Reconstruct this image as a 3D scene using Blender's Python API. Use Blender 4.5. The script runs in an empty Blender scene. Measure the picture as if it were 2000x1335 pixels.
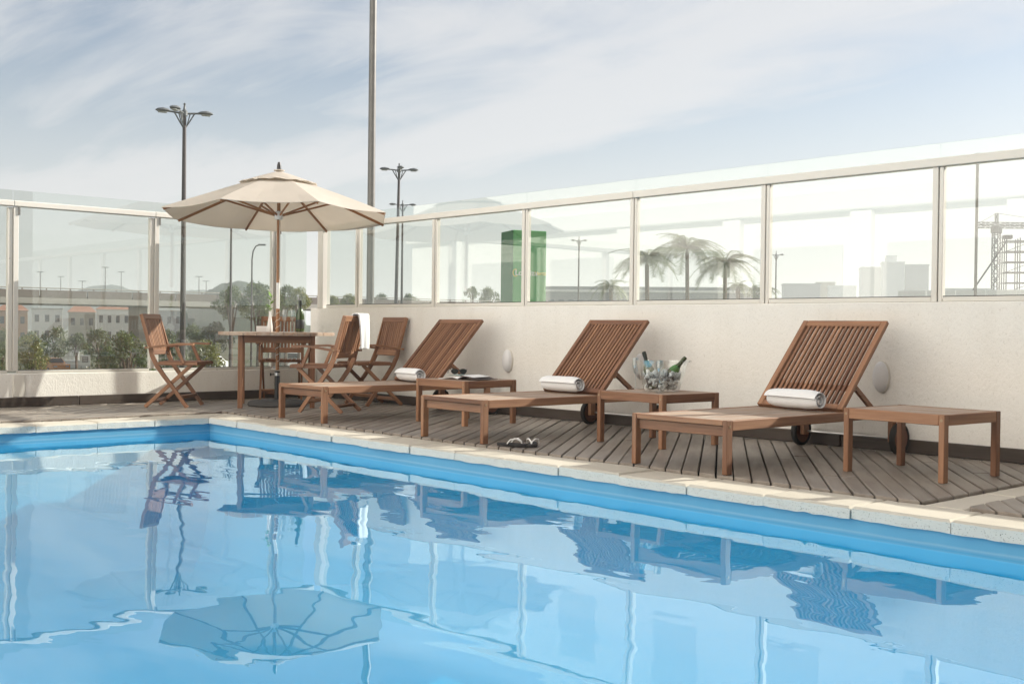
import bpy, bmesh, math, random
from mathutils import Vector, Matrix, Euler
random.seed(7)
R = math.radians
scene = bpy.context.scene
C = scene.collection

# ------------------------------------------------------------------ camera
CAM = Vector((10.592, -6.707, 0.76))
FPX, YAW, PITCH, ROLL = 2221.33, R(-47.9512), R(-0.6896), R(0.666)
fw = Vector((math.sin(YAW)*math.cos(PITCH), math.cos(YAW)*math.cos(PITCH), math.sin(PITCH)))
r0 = Vector((math.cos(YAW), -math.sin(YAW), 0)); u0 = r0.cross(fw)
rt = r0*math.cos(ROLL) + u0*math.sin(ROLL); up = -r0*math.sin(ROLL) + u0*math.cos(ROLL)
cd = bpy.data.cameras.new('camera'); cam = bpy.data.objects.new('camera', cd); C.objects.link(cam)
m = Matrix((rt, up, -fw)).transposed().to_4x4(); m.translation = CAM
cam.matrix_world = m
cd.sensor_fit = 'HORIZONTAL'; cd.sensor_width = 36; cd.lens = FPX/2000*36
cd.clip_start = 0.05; cd.clip_end = 8000
scene.camera = cam
def at(px, py, depth):
    """a place in the world from its bearing, height angle and distance"""
    return CAM + (fw + rt*((px-1000)/FPX) - up*((py-667.5)/FPX))*depth

# ------------------------------------------------------------------ light
SUN = Vector((0.335, 1.0, 0.5)).normalized()
EL = math.asin(SUN.z); AZ = math.atan2(SUN.x, SUN.y)
world = bpy.data.worlds.new('World'); scene.world = world; world.use_nodes = True
wn = world.node_tree; wn.nodes.clear()
def N(t, kind, **kw):
    n = t.nodes.new(kind)
    for k, v in kw.items():
        if k.startswith('i_'):
            key = k[2:]
            key = int(key) if key.isdigit() else key.replace('_', ' ')
            s = n.inputs[key]
            if hasattr(v, 'is_linked') or hasattr(v, 'links'): t.links.new(v, s)
            else: s.default_value = v
        else: setattr(n, k, v)
    return n
def MATH(t, op, a, b=None, c=None, clamp=False):
    n = t.nodes.new('ShaderNodeMath'); n.operation = op; n.use_clamp = clamp
    for i, v in enumerate((a, b, c)):
        if v is None: continue
        if isinstance(v, (int, float)): n.inputs[i].default_value = v
        else: t.links.new(v, n.inputs[i])
    return n.outputs[0]
def RAMP(t, fac, stops, interp='LINEAR'):
    n = t.nodes.new('ShaderNodeValToRGB'); n.color_ramp.interpolation = interp
    e = n.color_ramp.elements
    while len(e) < len(stops): e.new(0.5)
    for el, (p, c) in zip(e, stops):
        el.position = p; el.color = (*c, 1) if len(c) == 3 else c
    t.links.new(fac, n.inputs[0]); return n.outputs[0]
def MIX(t, fac, a, b, blend='MIX'):
    n = t.nodes.new('ShaderNodeMix'); n.data_type = 'RGBA'; n.blend_type = blend
    for s, v in ((n.inputs[0], fac), (n.inputs[6], a), (n.inputs[7], b)):
        if isinstance(v, (int, float)): s.default_value = v
        elif isinstance(v, (tuple, list)): s.default_value = (*v, 1) if len(v) == 3 else v
        else: t.links.new(v, s)
    return n.outputs[2]

sky = N(wn, 'ShaderNodeTexSky', sky_type='NISHITA', sun_disc=False, sun_elevation=EL, sun_rotation=AZ,
        air_density=1.0, dust_density=1.2, ozone_density=1.0, altitude=10)
tc = N(wn, 'ShaderNodeTexCoord')
sx = N(wn, 'ShaderNodeSeparateXYZ', i_0=tc.outputs['Generated'])
zc = MATH(wn, 'ADD', MATH(wn, 'MAXIMUM', sx.outputs[2], 0.0), 0.10)
uu = MATH(wn, 'DIVIDE', sx.outputs[0], zc); vv = MATH(wn, 'DIVIDE', sx.outputs[1], zc)
cv = N(wn, 'ShaderNodeCombineXYZ', i_0=uu, i_1=vv, i_2=0.0)
mp1 = N(wn, 'ShaderNodeMapping', i_Vector=cv.outputs[0], i_Rotation=(0, 0, R(-6)), i_Scale=(0.16, 0.60, 1), i_Location=(4.9, 8.43, 0))
n1 = N(wn, 'ShaderNodeTexNoise', i_Vector=mp1.outputs[0], i_Scale=1.1, i_Detail=5.0, i_Roughness=0.50, i_Distortion=0.35)
mp2 = N(wn, 'ShaderNodeMapping', i_Vector=cv.outputs[0], i_Rotation=(0, 0, R(10)), i_Scale=(0.55, 1.3, 1), i_Location=(3.1, 7.2, 0))
n2 = N(wn, 'ShaderNodeTexNoise', i_Vector=mp2.outputs[0], i_Scale=1.7, i_Detail=9.0, i_Roughness=0.6, i_Distortion=0.9)
cm = MATH(wn, 'ADD', MATH(wn, 'MULTIPLY', n1.outputs[0], 0.80), MATH(wn, 'MULTIPLY', n2.outputs[0], 0.20))
mr = N(wn, 'ShaderNodeMapRange', i_Value=cm, interpolation_type='SMOOTHSTEP')
mr.inputs[1].default_value = 0.43; mr.inputs[2].default_value = 0.555; mr.inputs[3].default_value = 0.0; mr.inputs[4].default_value = 0.97
# thin cloud is seen edge-on towards the horizon and closes up
hr = N(wn, 'ShaderNodeMapRange', i_Value=sx.outputs[2], interpolation_type='SMOOTHSTEP')
hr.inputs[1].default_value = -0.02; hr.inputs[2].default_value = 0.30; hr.inputs[3].default_value = 1.0; hr.inputs[4].default_value = 0.0
cov = MATH(wn, 'MAXIMUM', mr.outputs[0], hr.outputs[0])
cloud = MIX(wn, 0.80, sky.outputs[0], (6.8, 6.75, 6.75))
skyc = MIX(wn, cov, sky.outputs[0], cloud)
bg = N(wn, 'ShaderNodeBackground', i_Color=skyc, i_Strength=0.056)
wo = N(wn, 'ShaderNodeOutputWorld', i_Surface=bg.outputs[0])

sl = bpy.data.lights.new('sun', 'SUN'); so = bpy.data.objects.new('sun', sl); C.objects.link(so)
sl.energy = 4.3; sl.angle = R(0.6); sl.color = (1.0, 0.945, 0.87)
so.rotation_euler = SUN.to_track_quat('Z', 'Y').to_euler(); so.location = (20, 60, 40)

vs = scene.view_settings
scene.display_settings.display_device = 'sRGB'
vs.view_transform = 'Standard'; vs.look = 'None'; vs.gamma = 1.0; vs.use_curve_mapping = False
vs.exposure = 1.08
scene.render.engine = 'CYCLES'
cy = scene.cycles
cy.max_bounces = 10; cy.diffuse_bounces = 4; cy.glossy_bounces = 4; cy.transmission_bounces = 6
cy.transparent_max_bounces = 32; cy.volume_bounces = 1; cy.caustics_reflective = False; cy.caustics_refractive = False
cy.use_denoising = True; cy.sample_clamp_indirect = 6.0
try: cy.denoiser = 'OPENIMAGEDENOISE'
except Exception: pass

# ------------------------------------------------------------------ materials
MATS = {}
def newmat(name):
    mt = bpy.data.materials.new(name); mt.use_nodes = True; t = mt.node_tree; t.nodes.clear()
    out = t.nodes.new('ShaderNodeOutputMaterial'); MATS[name] = mt
    return mt, t, out
def princ(t, out, color, rough=0.5, spec=0.5, metal=0.0, bump=None, **kw):
    p = t.nodes.new('ShaderNodeBsdfPrincipled')
    for s, v in (('Base Color', color), ('Roughness', rough), ('Specular IOR Level', spec), ('Metallic', metal)):
        if isinstance(v, (int, float)): p.inputs[s].default_value = v
        elif isinstance(v, (tuple, list)): p.inputs[s].default_value = (*v, 1) if len(v) == 3 else v
        else: t.links.new(v, p.inputs[s])
    if bump is not None: t.links.new(bump, p.inputs['Normal'])
    t.links.new(p.outputs[0], out.inputs[0]); return p
def BUMP(t, h, strength=0.3, dist=0.01):
    b = N(t, 'ShaderNodeBump', i_Strength=strength, i_Distance=dist, i_Height=h); return b.outputs[0]
def noise(t, vec, scale, detail=4, rough=0.55, dist=0.0):
    return N(t, 'ShaderNodeTexNoise', i_Vector=vec, i_Scale=scale, i_Detail=float(detail), i_Roughness=rough, i_Distortion=dist).outputs[0]
def plain(name, color, rough=0.5, spec=0.5, metal=0.0, var=0.0, scale=20.0, bump=0.0, bdist=0.003):
    mt, t, out = newmat(name)
    col = color
    tcn = N(t, 'ShaderNodeTexCoord'); nz = noise(t, tcn.outputs['Object'], scale)
    if var: col = MIX(t, nz, tuple(c*(1-var) for c in color), tuple(min(1, c*(1+var)) for c in color))
    bp = BUMP(t, nz, bump, bdist) if bump else None
    princ(t, out, col, rough, spec, metal, bp); return mt
def wood(name, dark, light, grey=None, gamt=0.0, rough=0.55, spec=0.35, ovar=0.25):
    mt, t, out = newmat(name)
    a = N(t, 'ShaderNodeAttribute', attribute_name='gc')
    oi = N(t, 'ShaderNodeObjectInfo')
    off = N(t, 'ShaderNodeVectorMath', operation='SCALE'); off.inputs[0].default_value = (17, 31, 11); t.links.new(oi.outputs['Random'], off.inputs[3])
    v = N(t, 'ShaderNodeVectorMath', operation='ADD', i_0=a.outputs['Vector'], i_1=off.outputs[0])
    mp = N(t, 'ShaderNodeMapping', i_Vector=v.outputs[0], i_Scale=(2.2, 55, 55))
    g = noise(t, mp.outputs[0], 1.0, 6, 0.62, 0.6)
    mp2 = N(t, 'ShaderNodeMapping', i_Vector=v.outputs[0], i_Scale=(0.9, 7, 7))
    b = noise(t, mp2.outputs[0], 1.3, 3)
    f = MATH(t, 'ADD', MATH(t, 'MULTIPLY', g, 0.55), MATH(t, 'MULTIPLY', b, 0.5))
    f = MATH(t, 'ADD', f, MATH(t, 'MULTIPLY', MATH(t, 'SUBTRACT', oi.outputs['Random'], 0.5), ovar))
    col = RAMP(t, f, [(0.28, dark), (0.75, light)])
    if grey:
        w = noise(t, N(t, 'ShaderNodeMapping', i_Vector=v.outputs[0], i_Scale=(1.6, 9, 9)).outputs[0], 1.8, 5)
        wr = RAMP(t, w, [(0.35, (0, 0, 0)), (0.65, (1, 1, 1))])
        col = MIX(t, MATH(t, 'MULTIPLY', wr, gamt), col, grey)
    rr = MATH(t, 'ADD', MATH(t, 'MULTIPLY', b, 0.25), rough-0.12)
    princ(t, out, col, rr, spec, 0, BUMP(t, g, 0.35, 0.0015)); return mt
wood('teak', (0.125, 0.050, 0.026), (0.40, 0.208, 0.115), rough=0.5)
wood('teak_bleached', (0.235, 0.13, 0.085), (0.46, 0.31, 0.215), (0.44, 0.38, 0.32), 0.75, 0.6)
wood('deck_wood', (0.13, 0.104, 0.084), (0.28, 0.234, 0.194), (0.34, 0.30, 0.26), 0.55, 0.46, 0.5, 0.22)
wood('skirting_wood', (0.032, 0.022, 0.017), (0.075, 0.055, 0.043), (0.11, 0.09, 0.075), 0.35, 0.5)
wood('pole_wood', (0.24, 0.10, 0.045), (0.42, 0.21, 0.10), rough=0.4)

def plaster(name, base, stain):
    mt, t, out = newmat(name)
    tcn = N(t, 'ShaderNodeTexCoord'); o = tcn.outputs['Object']
    big = noise(t, o, 0.9, 4, 0.6); st = noise(t, N(t, 'ShaderNodeMapping', i_Vector=o, i_Scale=(6, 6, 0.7)).outputs[0], 1.2, 5, 0.6)
    f = MATH(t, 'MULTIPLY', RAMP(t, MATH(t, 'ADD', MATH(t, 'MULTIPLY', big, 0.6), MATH(t, 'MULTIPLY', st, 0.4)), [(0.45, (0, 0, 0)), (0.72, (1, 1, 1))]), 0.55)
    col = MIX(t, f, base, stain)
    g = noise(t, N(t, 'ShaderNodeMapping', i_Vector=o, i_Scale=(1, 1, 0.55)).outputs[0], 75, 5, 0.65, 0.4)
    g2 = noise(t, o, 22, 3, 0.6)
    gg = MATH(t, 'ADD', MATH(t, 'MULTIPLY', g, 0.7), MATH(t, 'MULTIPLY', g2, 0.5))
    spk = RAMP(t, g, [(0.28, (0.72, 0.70, 0.67)), (0.44, (1, 1, 1))])
    col = MIX(t, 0.55, col, MIX(t, 1.0, col, spk, 'MULTIPLY'))
    princ(t, out, col, 0.85, 0.2, 0, BUMP(t, gg, 0.5, 0.011)); return mt
plaster('plaster', (0.85, 0.82, 0.77), (0.71, 0.67, 0.605))
def stone():
    mt, t, out = newmat('coping_stone')
    o = N(t, 'ShaderNodeTexCoord').outputs['Object']; geo = N(t, 'ShaderNodeNewGeometry')
    oi = N(t, 'ShaderNodeObjectInfo')
    v = N(t, 'ShaderNodeVectorMath', operation='ADD', i_0=o, i_1=geo.outputs['Position'])
    big = noise(t, geo.outputs['Position'], 3.0, 5, 0.6)
    col = MIX(t, big, (0.50, 0.45, 0.375), (0.62, 0.57, 0.49))
    tone = MATH(t, 'ADD', 0.93, MATH(t, 'MULTIPLY', oi.outputs['Random'], 0.12))
    tn = N(t, 'ShaderNodeCombineXYZ', i_0=tone, i_1=tone, i_2=tone)
    col = MIX(t, 1.0, col, tn.outputs[0], 'MULTIPLY')
    # the cast front edge is rough, open-pored and greyer than the trowelled top
    nz = N(t, 'ShaderNodeSeparateXYZ', i_0=geo.outputs['Normal']).outputs[2]
    side = MATH(t, 'SUBTRACT', 1.0, MATH(t, 'ABSOLUTE', nz), clamp=True)
    vo = N(t, 'ShaderNodeTexVoronoi', i_Vector=geo.outputs['Position'], i_Scale=130.0)
    big2 = noise(t, geo.outputs['Position'], 60, 5, 0.7)
    pit = RAMP(t, MATH(t, 'ADD', vo.outputs['Distance'], MATH(t, 'MULTIPLY', big2, 0.5)), [(0.32, (0.30, 0.28, 0.25)), (0.52, (1, 1, 1))])
    sc = MIX(t, 1.0, (0.74, 0.71, 0.65), pit, 'MULTIPLY')
    sd = RAMP(t, side, [(0.25, (0, 0, 0)), (0.75, (1, 1, 1))])
    col = MIX(t, MATH(t, 'MULTIPLY', sd, 0.8), col, sc)
    h = MATH(t, 'ADD', MATH(t, 'MULTIPLY', N(t, 'ShaderNodeRGBToBW', i_0=pit).outputs[0], MATH(t, 'ADD', MATH(t, 'MULTIPLY', sd, 0.9), 0.1)), MATH(t, 'MULTIPLY', noise(t, geo.outputs['Position'], 180, 3), 0.25))
    princ(t, out, col, 0.8, 0.25, 0, BUMP(t, h, 0.8, 0.006))
stone()
def glass(name, tint, r0=0.05, rough=0.0):
    mt, t, out = newmat(name)
    geo = N(t, 'ShaderNodeNewGeometry')
    d = N(t, 'ShaderNodeVectorMath', operation='DOT_PRODUCT', i_0=geo.outputs['Incoming'], i_1=geo.outputs['Normal'])
    k = MATH(t, 'POWER', MATH(t, 'SUBTRACT', 1.0, MATH(t, 'ABSOLUTE', d.outputs['Value']), clamp=True), 5.0)
    f = MATH(t, 'ADD', MATH(t, 'MULTIPLY', k, 1-r0), r0)
    tr = N(t, 'ShaderNodeBsdfTransparent', i_Color=(*tint, 1)); gl = N(t, 'ShaderNodeBsdfAnisotropic', i_Color=(1, 1, 1, 1), i_Roughness=rough)
    mx = N(t, 'ShaderNodeMixShader', i_0=f, i_1=tr.outputs[0], i_2=gl.outputs[0])
    t.links.new(mx.outputs[0], out.inputs[0]); return mt
glass('pane_glass', (0.925, 0.945, 0.925), 0.080)
glass('clear_glass', (0.86, 0.88, 0.88), 0.13)
glass('acrylic', (0.97, 0.98, 0.975), 0.10, 0.05)
mt, t, out = newmat('ice_glass')
_a = N(t, 'ShaderNodeBsdfTransparent', i_Color=(0.95, 0.98, 0.98, 1)); _b = N(t, 'ShaderNodeBsdfTranslucent', i_Color=(0.9, 0.93, 0.94, 1)); _c = N(t, 'ShaderNodeBsdfAnisotropic', i_Color=(1, 1, 1, 1), i_Roughness=0.08)
_d = N(t, 'ShaderNodeBsdfDiffuse', i_Color=(0.93, 0.95, 0.96, 1)); _e = N(t, 'ShaderNodeMixShader', i_0=0.80, i_1=_b.outputs[0], i_2=_d.outputs[0])
_m = N(t, 'ShaderNodeMixShader', i_0=0.78, i_1=_a.outputs[0], i_2=_e.outputs[0]); _n = N(t, 'ShaderNodeMixShader', i_0=0.12, i_1=_m.outputs[0], i_2=_c.outputs[0]); t.links.new(_n.outputs[0], out.inputs[0])
def water():
    mt, t, out = newmat('pool_water')
    geo = N(t, 'ShaderNodeNewGeometry'); p = geo.outputs['Position']
    a = noise(t, N(t, 'ShaderNodeMapping', i_Vector=p, i_Rotation=(0, 0, R(42)), i_Scale=(1.0, 2.1, 1)).outputs[0], 1.15, 2, 0.5, 0.3)
    b = noise(t, N(t, 'ShaderNodeMapping', i_Vector=p, i_Rotation=(0, 0, R(35)), i_Scale=(1.0, 1.6, 1)).outputs[0], 5.5, 2, 0.5, 0.4)
    # breeze: the fine ripple comes and goes in patches
    pm = RAMP(t, noise(t, p, 0.55, 2), [(0.38, (0.12, 0.12, 0.12)), (0.62, (1, 1, 1))])
    h = MATH(t, 'ADD', a, MATH(t, 'MULTIPLY', MATH(t, 'MULTIPLY', b, pm), 0.10))
    bp = N(t, 'ShaderNodeBump', i_Strength=1.0, i_Distance=0.0037, i_Height=h)
    d = N(t, 'ShaderNodeVectorMath', operation='DOT_PRODUCT', i_0=geo.outputs['Incoming'], i_1=bp.outputs[0])
    k = MATH(t, 'POWER', MATH(t, 'SUBTRACT', 1.0, MATH(t, 'ABSOLUTE', d.outputs['Value']), clamp=True), 3.1)
    f = MATH(t, 'ADD', MATH(t, 'MULTIPLY', k, 0.98), 0.02)
    tr = N(t, 'ShaderNodeBsdfTransparent', i_Color=(0.62, 0.95, 1.0, 1))
    gl = N(t, 'ShaderNodeBsdfAnisotropic', i_Color=(0.88, 0.97, 1.0, 1), i_Roughness=0.0, i_Normal=bp.outputs[0])
    mx = N(t, 'ShaderNodeMixShader', i_0=f, i_1=tr.outputs[0], i_2=gl.outputs[0])
    t.links.new(mx.outputs[0], out.inputs[0])
water()
def fabric(name, col, trans=0.35, var=0.05, weave=900.0, rough=0.9):
    mt, t, out = newmat(name)
    o = N(t, 'ShaderNodeTexCoord').outputs['Object']
    nz = noise(t, o, 5, 5, 0.6); c = MIX(t, nz, tuple(x*(1-var) for x in col), tuple(min(1, x*(1+var)) for x in col))
    bp = BUMP(t, MATH(t, 'ADD', noise(t, o, weave*0.25, 2), MATH(t, 'MULTIPLY', noise(t, o, 14, 3), 0.8)), 0.35, 0.004)
    df = N(t, 'ShaderNodeBsdfDiffuse', i_Color=c, i_Normal=bp); tl = N(t, 'ShaderNodeBsdfTranslucent', i_Color=c)
    mx = N(t, 'ShaderNodeMixShader', i_0=trans, i_1=df.outputs[0], i_2=tl.outputs[0]); t.links.new(mx.outputs[0], out.inputs[0])
fabric('canopy_fabric', (0.72, 0.67, 0.60), 0.48, 0.06)
fabric('terry', (0.88, 0.88, 0.885), 0.10, 0.03, 500)
def paint(name, col, rust=0.0, rough=0.4):
    mt, t, out = newmat(name)
    p = N(t, 'ShaderNodeNewGeometry').outputs['Position']
    nz = noise(t, p, 2.2, 5, 0.6); c = MIX(t, nz, tuple(x*0.93 for x in col), col)
    if rust:
        sp = RAMP(t, noise(t, p, 26, 4, 0.7), [(0.67, (0, 0, 0)), (0.72, (1, 1, 1))])
        c = MIX(t, MATH(t, 'MULTIPLY', sp, rust), c, (0.20, 0.09, 0.05))
    princ(t, out, c, rough, 0.4, 0, BUMP(t, noise(t, p, 40, 3), 0.08, 0.002))
paint('frame_paint', (0.74, 0.70, 0.635)); paint('frame_paint_worn', (0.66, 0.63, 0.575), 0.8)
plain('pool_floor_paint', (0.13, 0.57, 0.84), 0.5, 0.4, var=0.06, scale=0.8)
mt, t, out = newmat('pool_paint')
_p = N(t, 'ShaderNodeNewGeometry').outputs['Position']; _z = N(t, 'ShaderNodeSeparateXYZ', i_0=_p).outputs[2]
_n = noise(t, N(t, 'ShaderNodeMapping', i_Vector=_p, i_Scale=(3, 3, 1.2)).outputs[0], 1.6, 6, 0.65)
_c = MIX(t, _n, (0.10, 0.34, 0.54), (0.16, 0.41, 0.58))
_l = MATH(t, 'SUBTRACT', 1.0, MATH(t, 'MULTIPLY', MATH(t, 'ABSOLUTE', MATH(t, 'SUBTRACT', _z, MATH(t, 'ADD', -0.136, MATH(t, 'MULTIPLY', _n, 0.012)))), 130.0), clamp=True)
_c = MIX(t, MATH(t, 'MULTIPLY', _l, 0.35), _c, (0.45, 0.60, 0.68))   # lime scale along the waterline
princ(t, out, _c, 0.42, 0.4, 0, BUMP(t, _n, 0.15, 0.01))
plain('terrace_stone', (0.66, 0.61, 0.53), 0.8, 0.2, var=0.1, scale=6, bump=0.2)
plain('substrate_gap_shade', (0.012, 0.010, 0.009), 0.9, 0.1)  # sheet under the boards, shade of the gaps put into its colour
plain('lamp_diffuser', (0.78, 0.77, 0.77), 0.35, 0.4, var=0.03)
plain('black_metal', (0.025, 0.025, 0.026), 0.42, 0.5, var=0.2)
plain('dark_concrete', (0.075, 0.072, 0.07), 0.75, 0.3, var=0.25, scale=14, bump=0.3)
plain('rubber', (0.022, 0.020, 0.018), 0.7, 0.3)
plain('wheel_wood', (0.14, 0.055, 0.03), 0.5, 0.4, var=0.25, scale=30)
plain('steel', (0.55, 0.55, 0.54), 0.3, 0.5, 0.9)
plain('brass_bolt', (0.35, 0.25, 0.16), 0.4, 0.5, 0.7)
plain('white_gloss', (0.86, 0.85, 0.84), 0.25, 0.5)
plain('white_paper', (0.83, 0.82, 0.81), 0.7, 0.2)
plain('page_dark', (0.09, 0.07, 0.065), 0.6, 0.3, var=0.4, scale=40)
plain('page_photo', (0.30, 0.45, 0.44), 0.5, 0.3, var=0.5, scale=25)
plain('rope', (0.80, 0.77, 0.70), 0.85, 0.1, var=0.1)
plain('label_dark', (0.035, 0.035, 0.035), 0.45, 0.4)
plain('label_grey', (0.20, 0.20, 0.20), 0.5, 0.4)
plain('foil_dark', (0.028, 0.03, 0.022), 0.32, 0.6, 0.3, var=0.3)
plain('foil_green', (0.045, 0.06, 0.022), 0.35, 0.6, 0.3, var=0.3, scale=60)
plain('label_green', (0.05, 0.22, 0.05), 0.45, 0.4)
plain('bottle_glass', (0.035, 0.062, 0.012), 0.06, 0.7)
plain('sole_rubber', (0.035, 0.033, 0.034), 0.8, 0.2, var=0.2, scale=80, bump=0.3)
plain('strap_white', (0.80, 0.78, 0.76), 0.5, 0.3)
plain('lens_dark', (0.02, 0.03, 0.028), 0.08, 0.7)
plain('leaf_bright', (0.17, 0.32, 0.045), 0.45, 0.4, var=0.25)
plain('galvanised', (0.17, 0.165, 0.155), 0.5, 0.4, 0.35, var=0.25, scale=8)
plain('lamp_pole', (0.075, 0.065, 0.062), 0.55, 0.4, 0.2, var=0.2, scale=4)
plain('lamp_head', (0.14, 0.15, 0.15), 0.5, 0.4, 0.2, var=0.1)
plain('lamp_lens', (0.45, 0.46, 0.44), 0.2, 0.5)
plain('concrete', (0.42, 0.39, 0.345), 0.9, 0.2, var=0.14, scale=0.6, bump=0.1)
plain('concrete_panel', (0.235, 0.20, 0.175), 0.9, 0.2, var=0.25, scale=0.5)
plain('asphalt', (0.062, 0.061, 0.060), 0.9, 0.2, var=0.2, scale=3)
plain('crane_steel', (0.055, 0.058, 0.06), 0.6, 0.4, 0.2, var=0.2)
plain('house_white', (0.72, 0.70, 0.66), 0.8, 0.2, var=0.1, scale=0.4)
plain('white_wall', (0.86, 0.845, 0.815), 0.8, 0.2, var=0.05, scale=0.4)
plain('cream_wall', (0.40, 0.36, 0.29), 0.8, 0.2, var=0.08, scale=0.4)
plain('orange_wall', (0.42, 0.22, 0.11), 0.8, 0.2, var=0.08, scale=0.4)
plain('grey_wall', (0.30, 0.31, 0.32), 0.8, 0.2, var=0.08, scale=0.2)
plain('window_dark', (0.03, 0.035, 0.04), 0.1, 0.6)
plain('hotel_glass', (0.55, 0.55, 0.54), 0.3, 0.4)
plain('window_grey', (0.17, 0.19, 0.21), 0.15, 0.6)
plain('roof_tile', (0.33, 0.15, 0.09), 0.8, 0.2, var=0.2, scale=3)
plain('car_orange', (0.80, 0.30, 0.06), 0.25, 0.6, var=0.03)
plain('car_white', (0.80, 0.80, 0.80), 0.25, 0.6)
plain('tail_red', (0.35, 0.02, 0.02), 0.2, 0.6)
plain('bark', (0.13, 0.095, 0.07), 0.9, 0.2, var=0.3, scale=12, bump=0.5, bdist=0.02)
plain('sign_green', (0.09, 0.40, 0.12), 0.3, 0.5, var=0.05, scale=0.6)
plain('sign_green_dark', (0.022, 0.17, 0.065), 0.7, 0.15)
plain('sign_white', (0.85, 0.85, 0.83), 0.4, 0.4)
plain('sign_yellow', (0.82, 0.62, 0.08), 0.4, 0.4)
def leafmat(name, a, b, trans=0.3):
    mt, t, out = newmat(name)
    g = N(t, 'ShaderNodeNewGeometry'); 
    c = MIX(t, g.outputs['Random Per Island'], a, b)
    df = N(t, 'ShaderNodeBsdfDiffuse', i_Color=c); tl = N(t, 'ShaderNodeBsdfTranslucent', i_Color=c)
    gl = N(t, 'ShaderNodeBsdfAnisotropic', i_Color=(1, 1, 1, 1), i_Roughness=0.45)
    m1 = N(t, 'ShaderNodeMixShader', i_0=trans, i_1=df.outputs[0], i_2=tl.outputs[0])
    m2 = N(t, 'ShaderNodeMixShader', i_0=0.04, i_1=m1.outputs[0], i_2=gl.outputs[0]); t.links.new(m2.outputs[0], out.inputs[0])
leafmat('foliage', (0.045, 0.08, 0.018), (0.14, 0.18, 0.04), 0.4)
leafmat('foliage_yellow', (0.09, 0.125, 0.02), (0.28, 0.27, 0.055), 0.4)
leafmat('palm_leaf', (0.085, 0.12, 0.05), (0.20, 0.24, 0.11), 0.4)
def terrain(name, a, b, s):
    mt, t, out = newmat(name); p = N(t, 'ShaderNodeNewGeometry').outputs['Position']
    f = noise(t, p, s, 8, 0.65); g = noise(t, p, s*14, 4, 0.6)
    c = MIX(t, RAMP(t, f, [(0.38, (0, 0, 0)), (0.62, (1, 1, 1))]), a, b)
    c = MIX(t, MATH(t, 'MULTIPLY', g, 0.6), c, tuple(x*0.45 for x in a)); princ(t, out, c, 0.95, 0.1)
terrain('ground_mat', (0.10, 0.115, 0.05), (0.21, 0.19, 0.155), 0.06)
terrain('hill_mat', (0.028, 0.052, 0.022), (0.06, 0.085, 0.032), 0.03)
terrain('mountain_mat', (0.05, 0.065, 0.05), (0.07, 0.08, 0.06), 0.004)

# ------------------------------------------------------------------ mesh builder
def _topo():
    cs = [(i, j, k) for i in (-1, 1) for j in (-1, 1) for k in (-1, 1)]
    idx = {c: n for n, c in enumerate(cs)}; F = []
    for a in range(3):
        b, c = (a+1) % 3, (a+2) % 3
        for s in (-1, 1):
            q = []
            for (p, r) in ((-1, -1), (1, -1), (1, 1), (-1, 1)):
                k = [0, 0, 0]; k[a] = s; k[b] = p; k[c] = r; q.append(idx[tuple(k)]*3+a)
            F.append(q if s > 0 else q[::-1])
        for p in (-1, 1):
            for r in (-1, 1):
                k1 = [0, 0, 0]; k1[a] = -1; k1[b] = p; k1[c] = r; k2 = list(k1); k2[a] = 1
                i1, i2 = idx[tuple(k1)]*3, idx[tuple(k2)]*3
                q = [i1+b, i2+b, i2+c, i1+c]; F.append(q if p*r < 0 else q[::-1])
    for cc in cs:
        i = idx[cc]*3; q = [i, i+1, i+2]; F.append(q if cc[0]*cc[1]*cc[2] > 0 else q[::-1])
    return cs, F
CS, CF = _topo()
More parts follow.
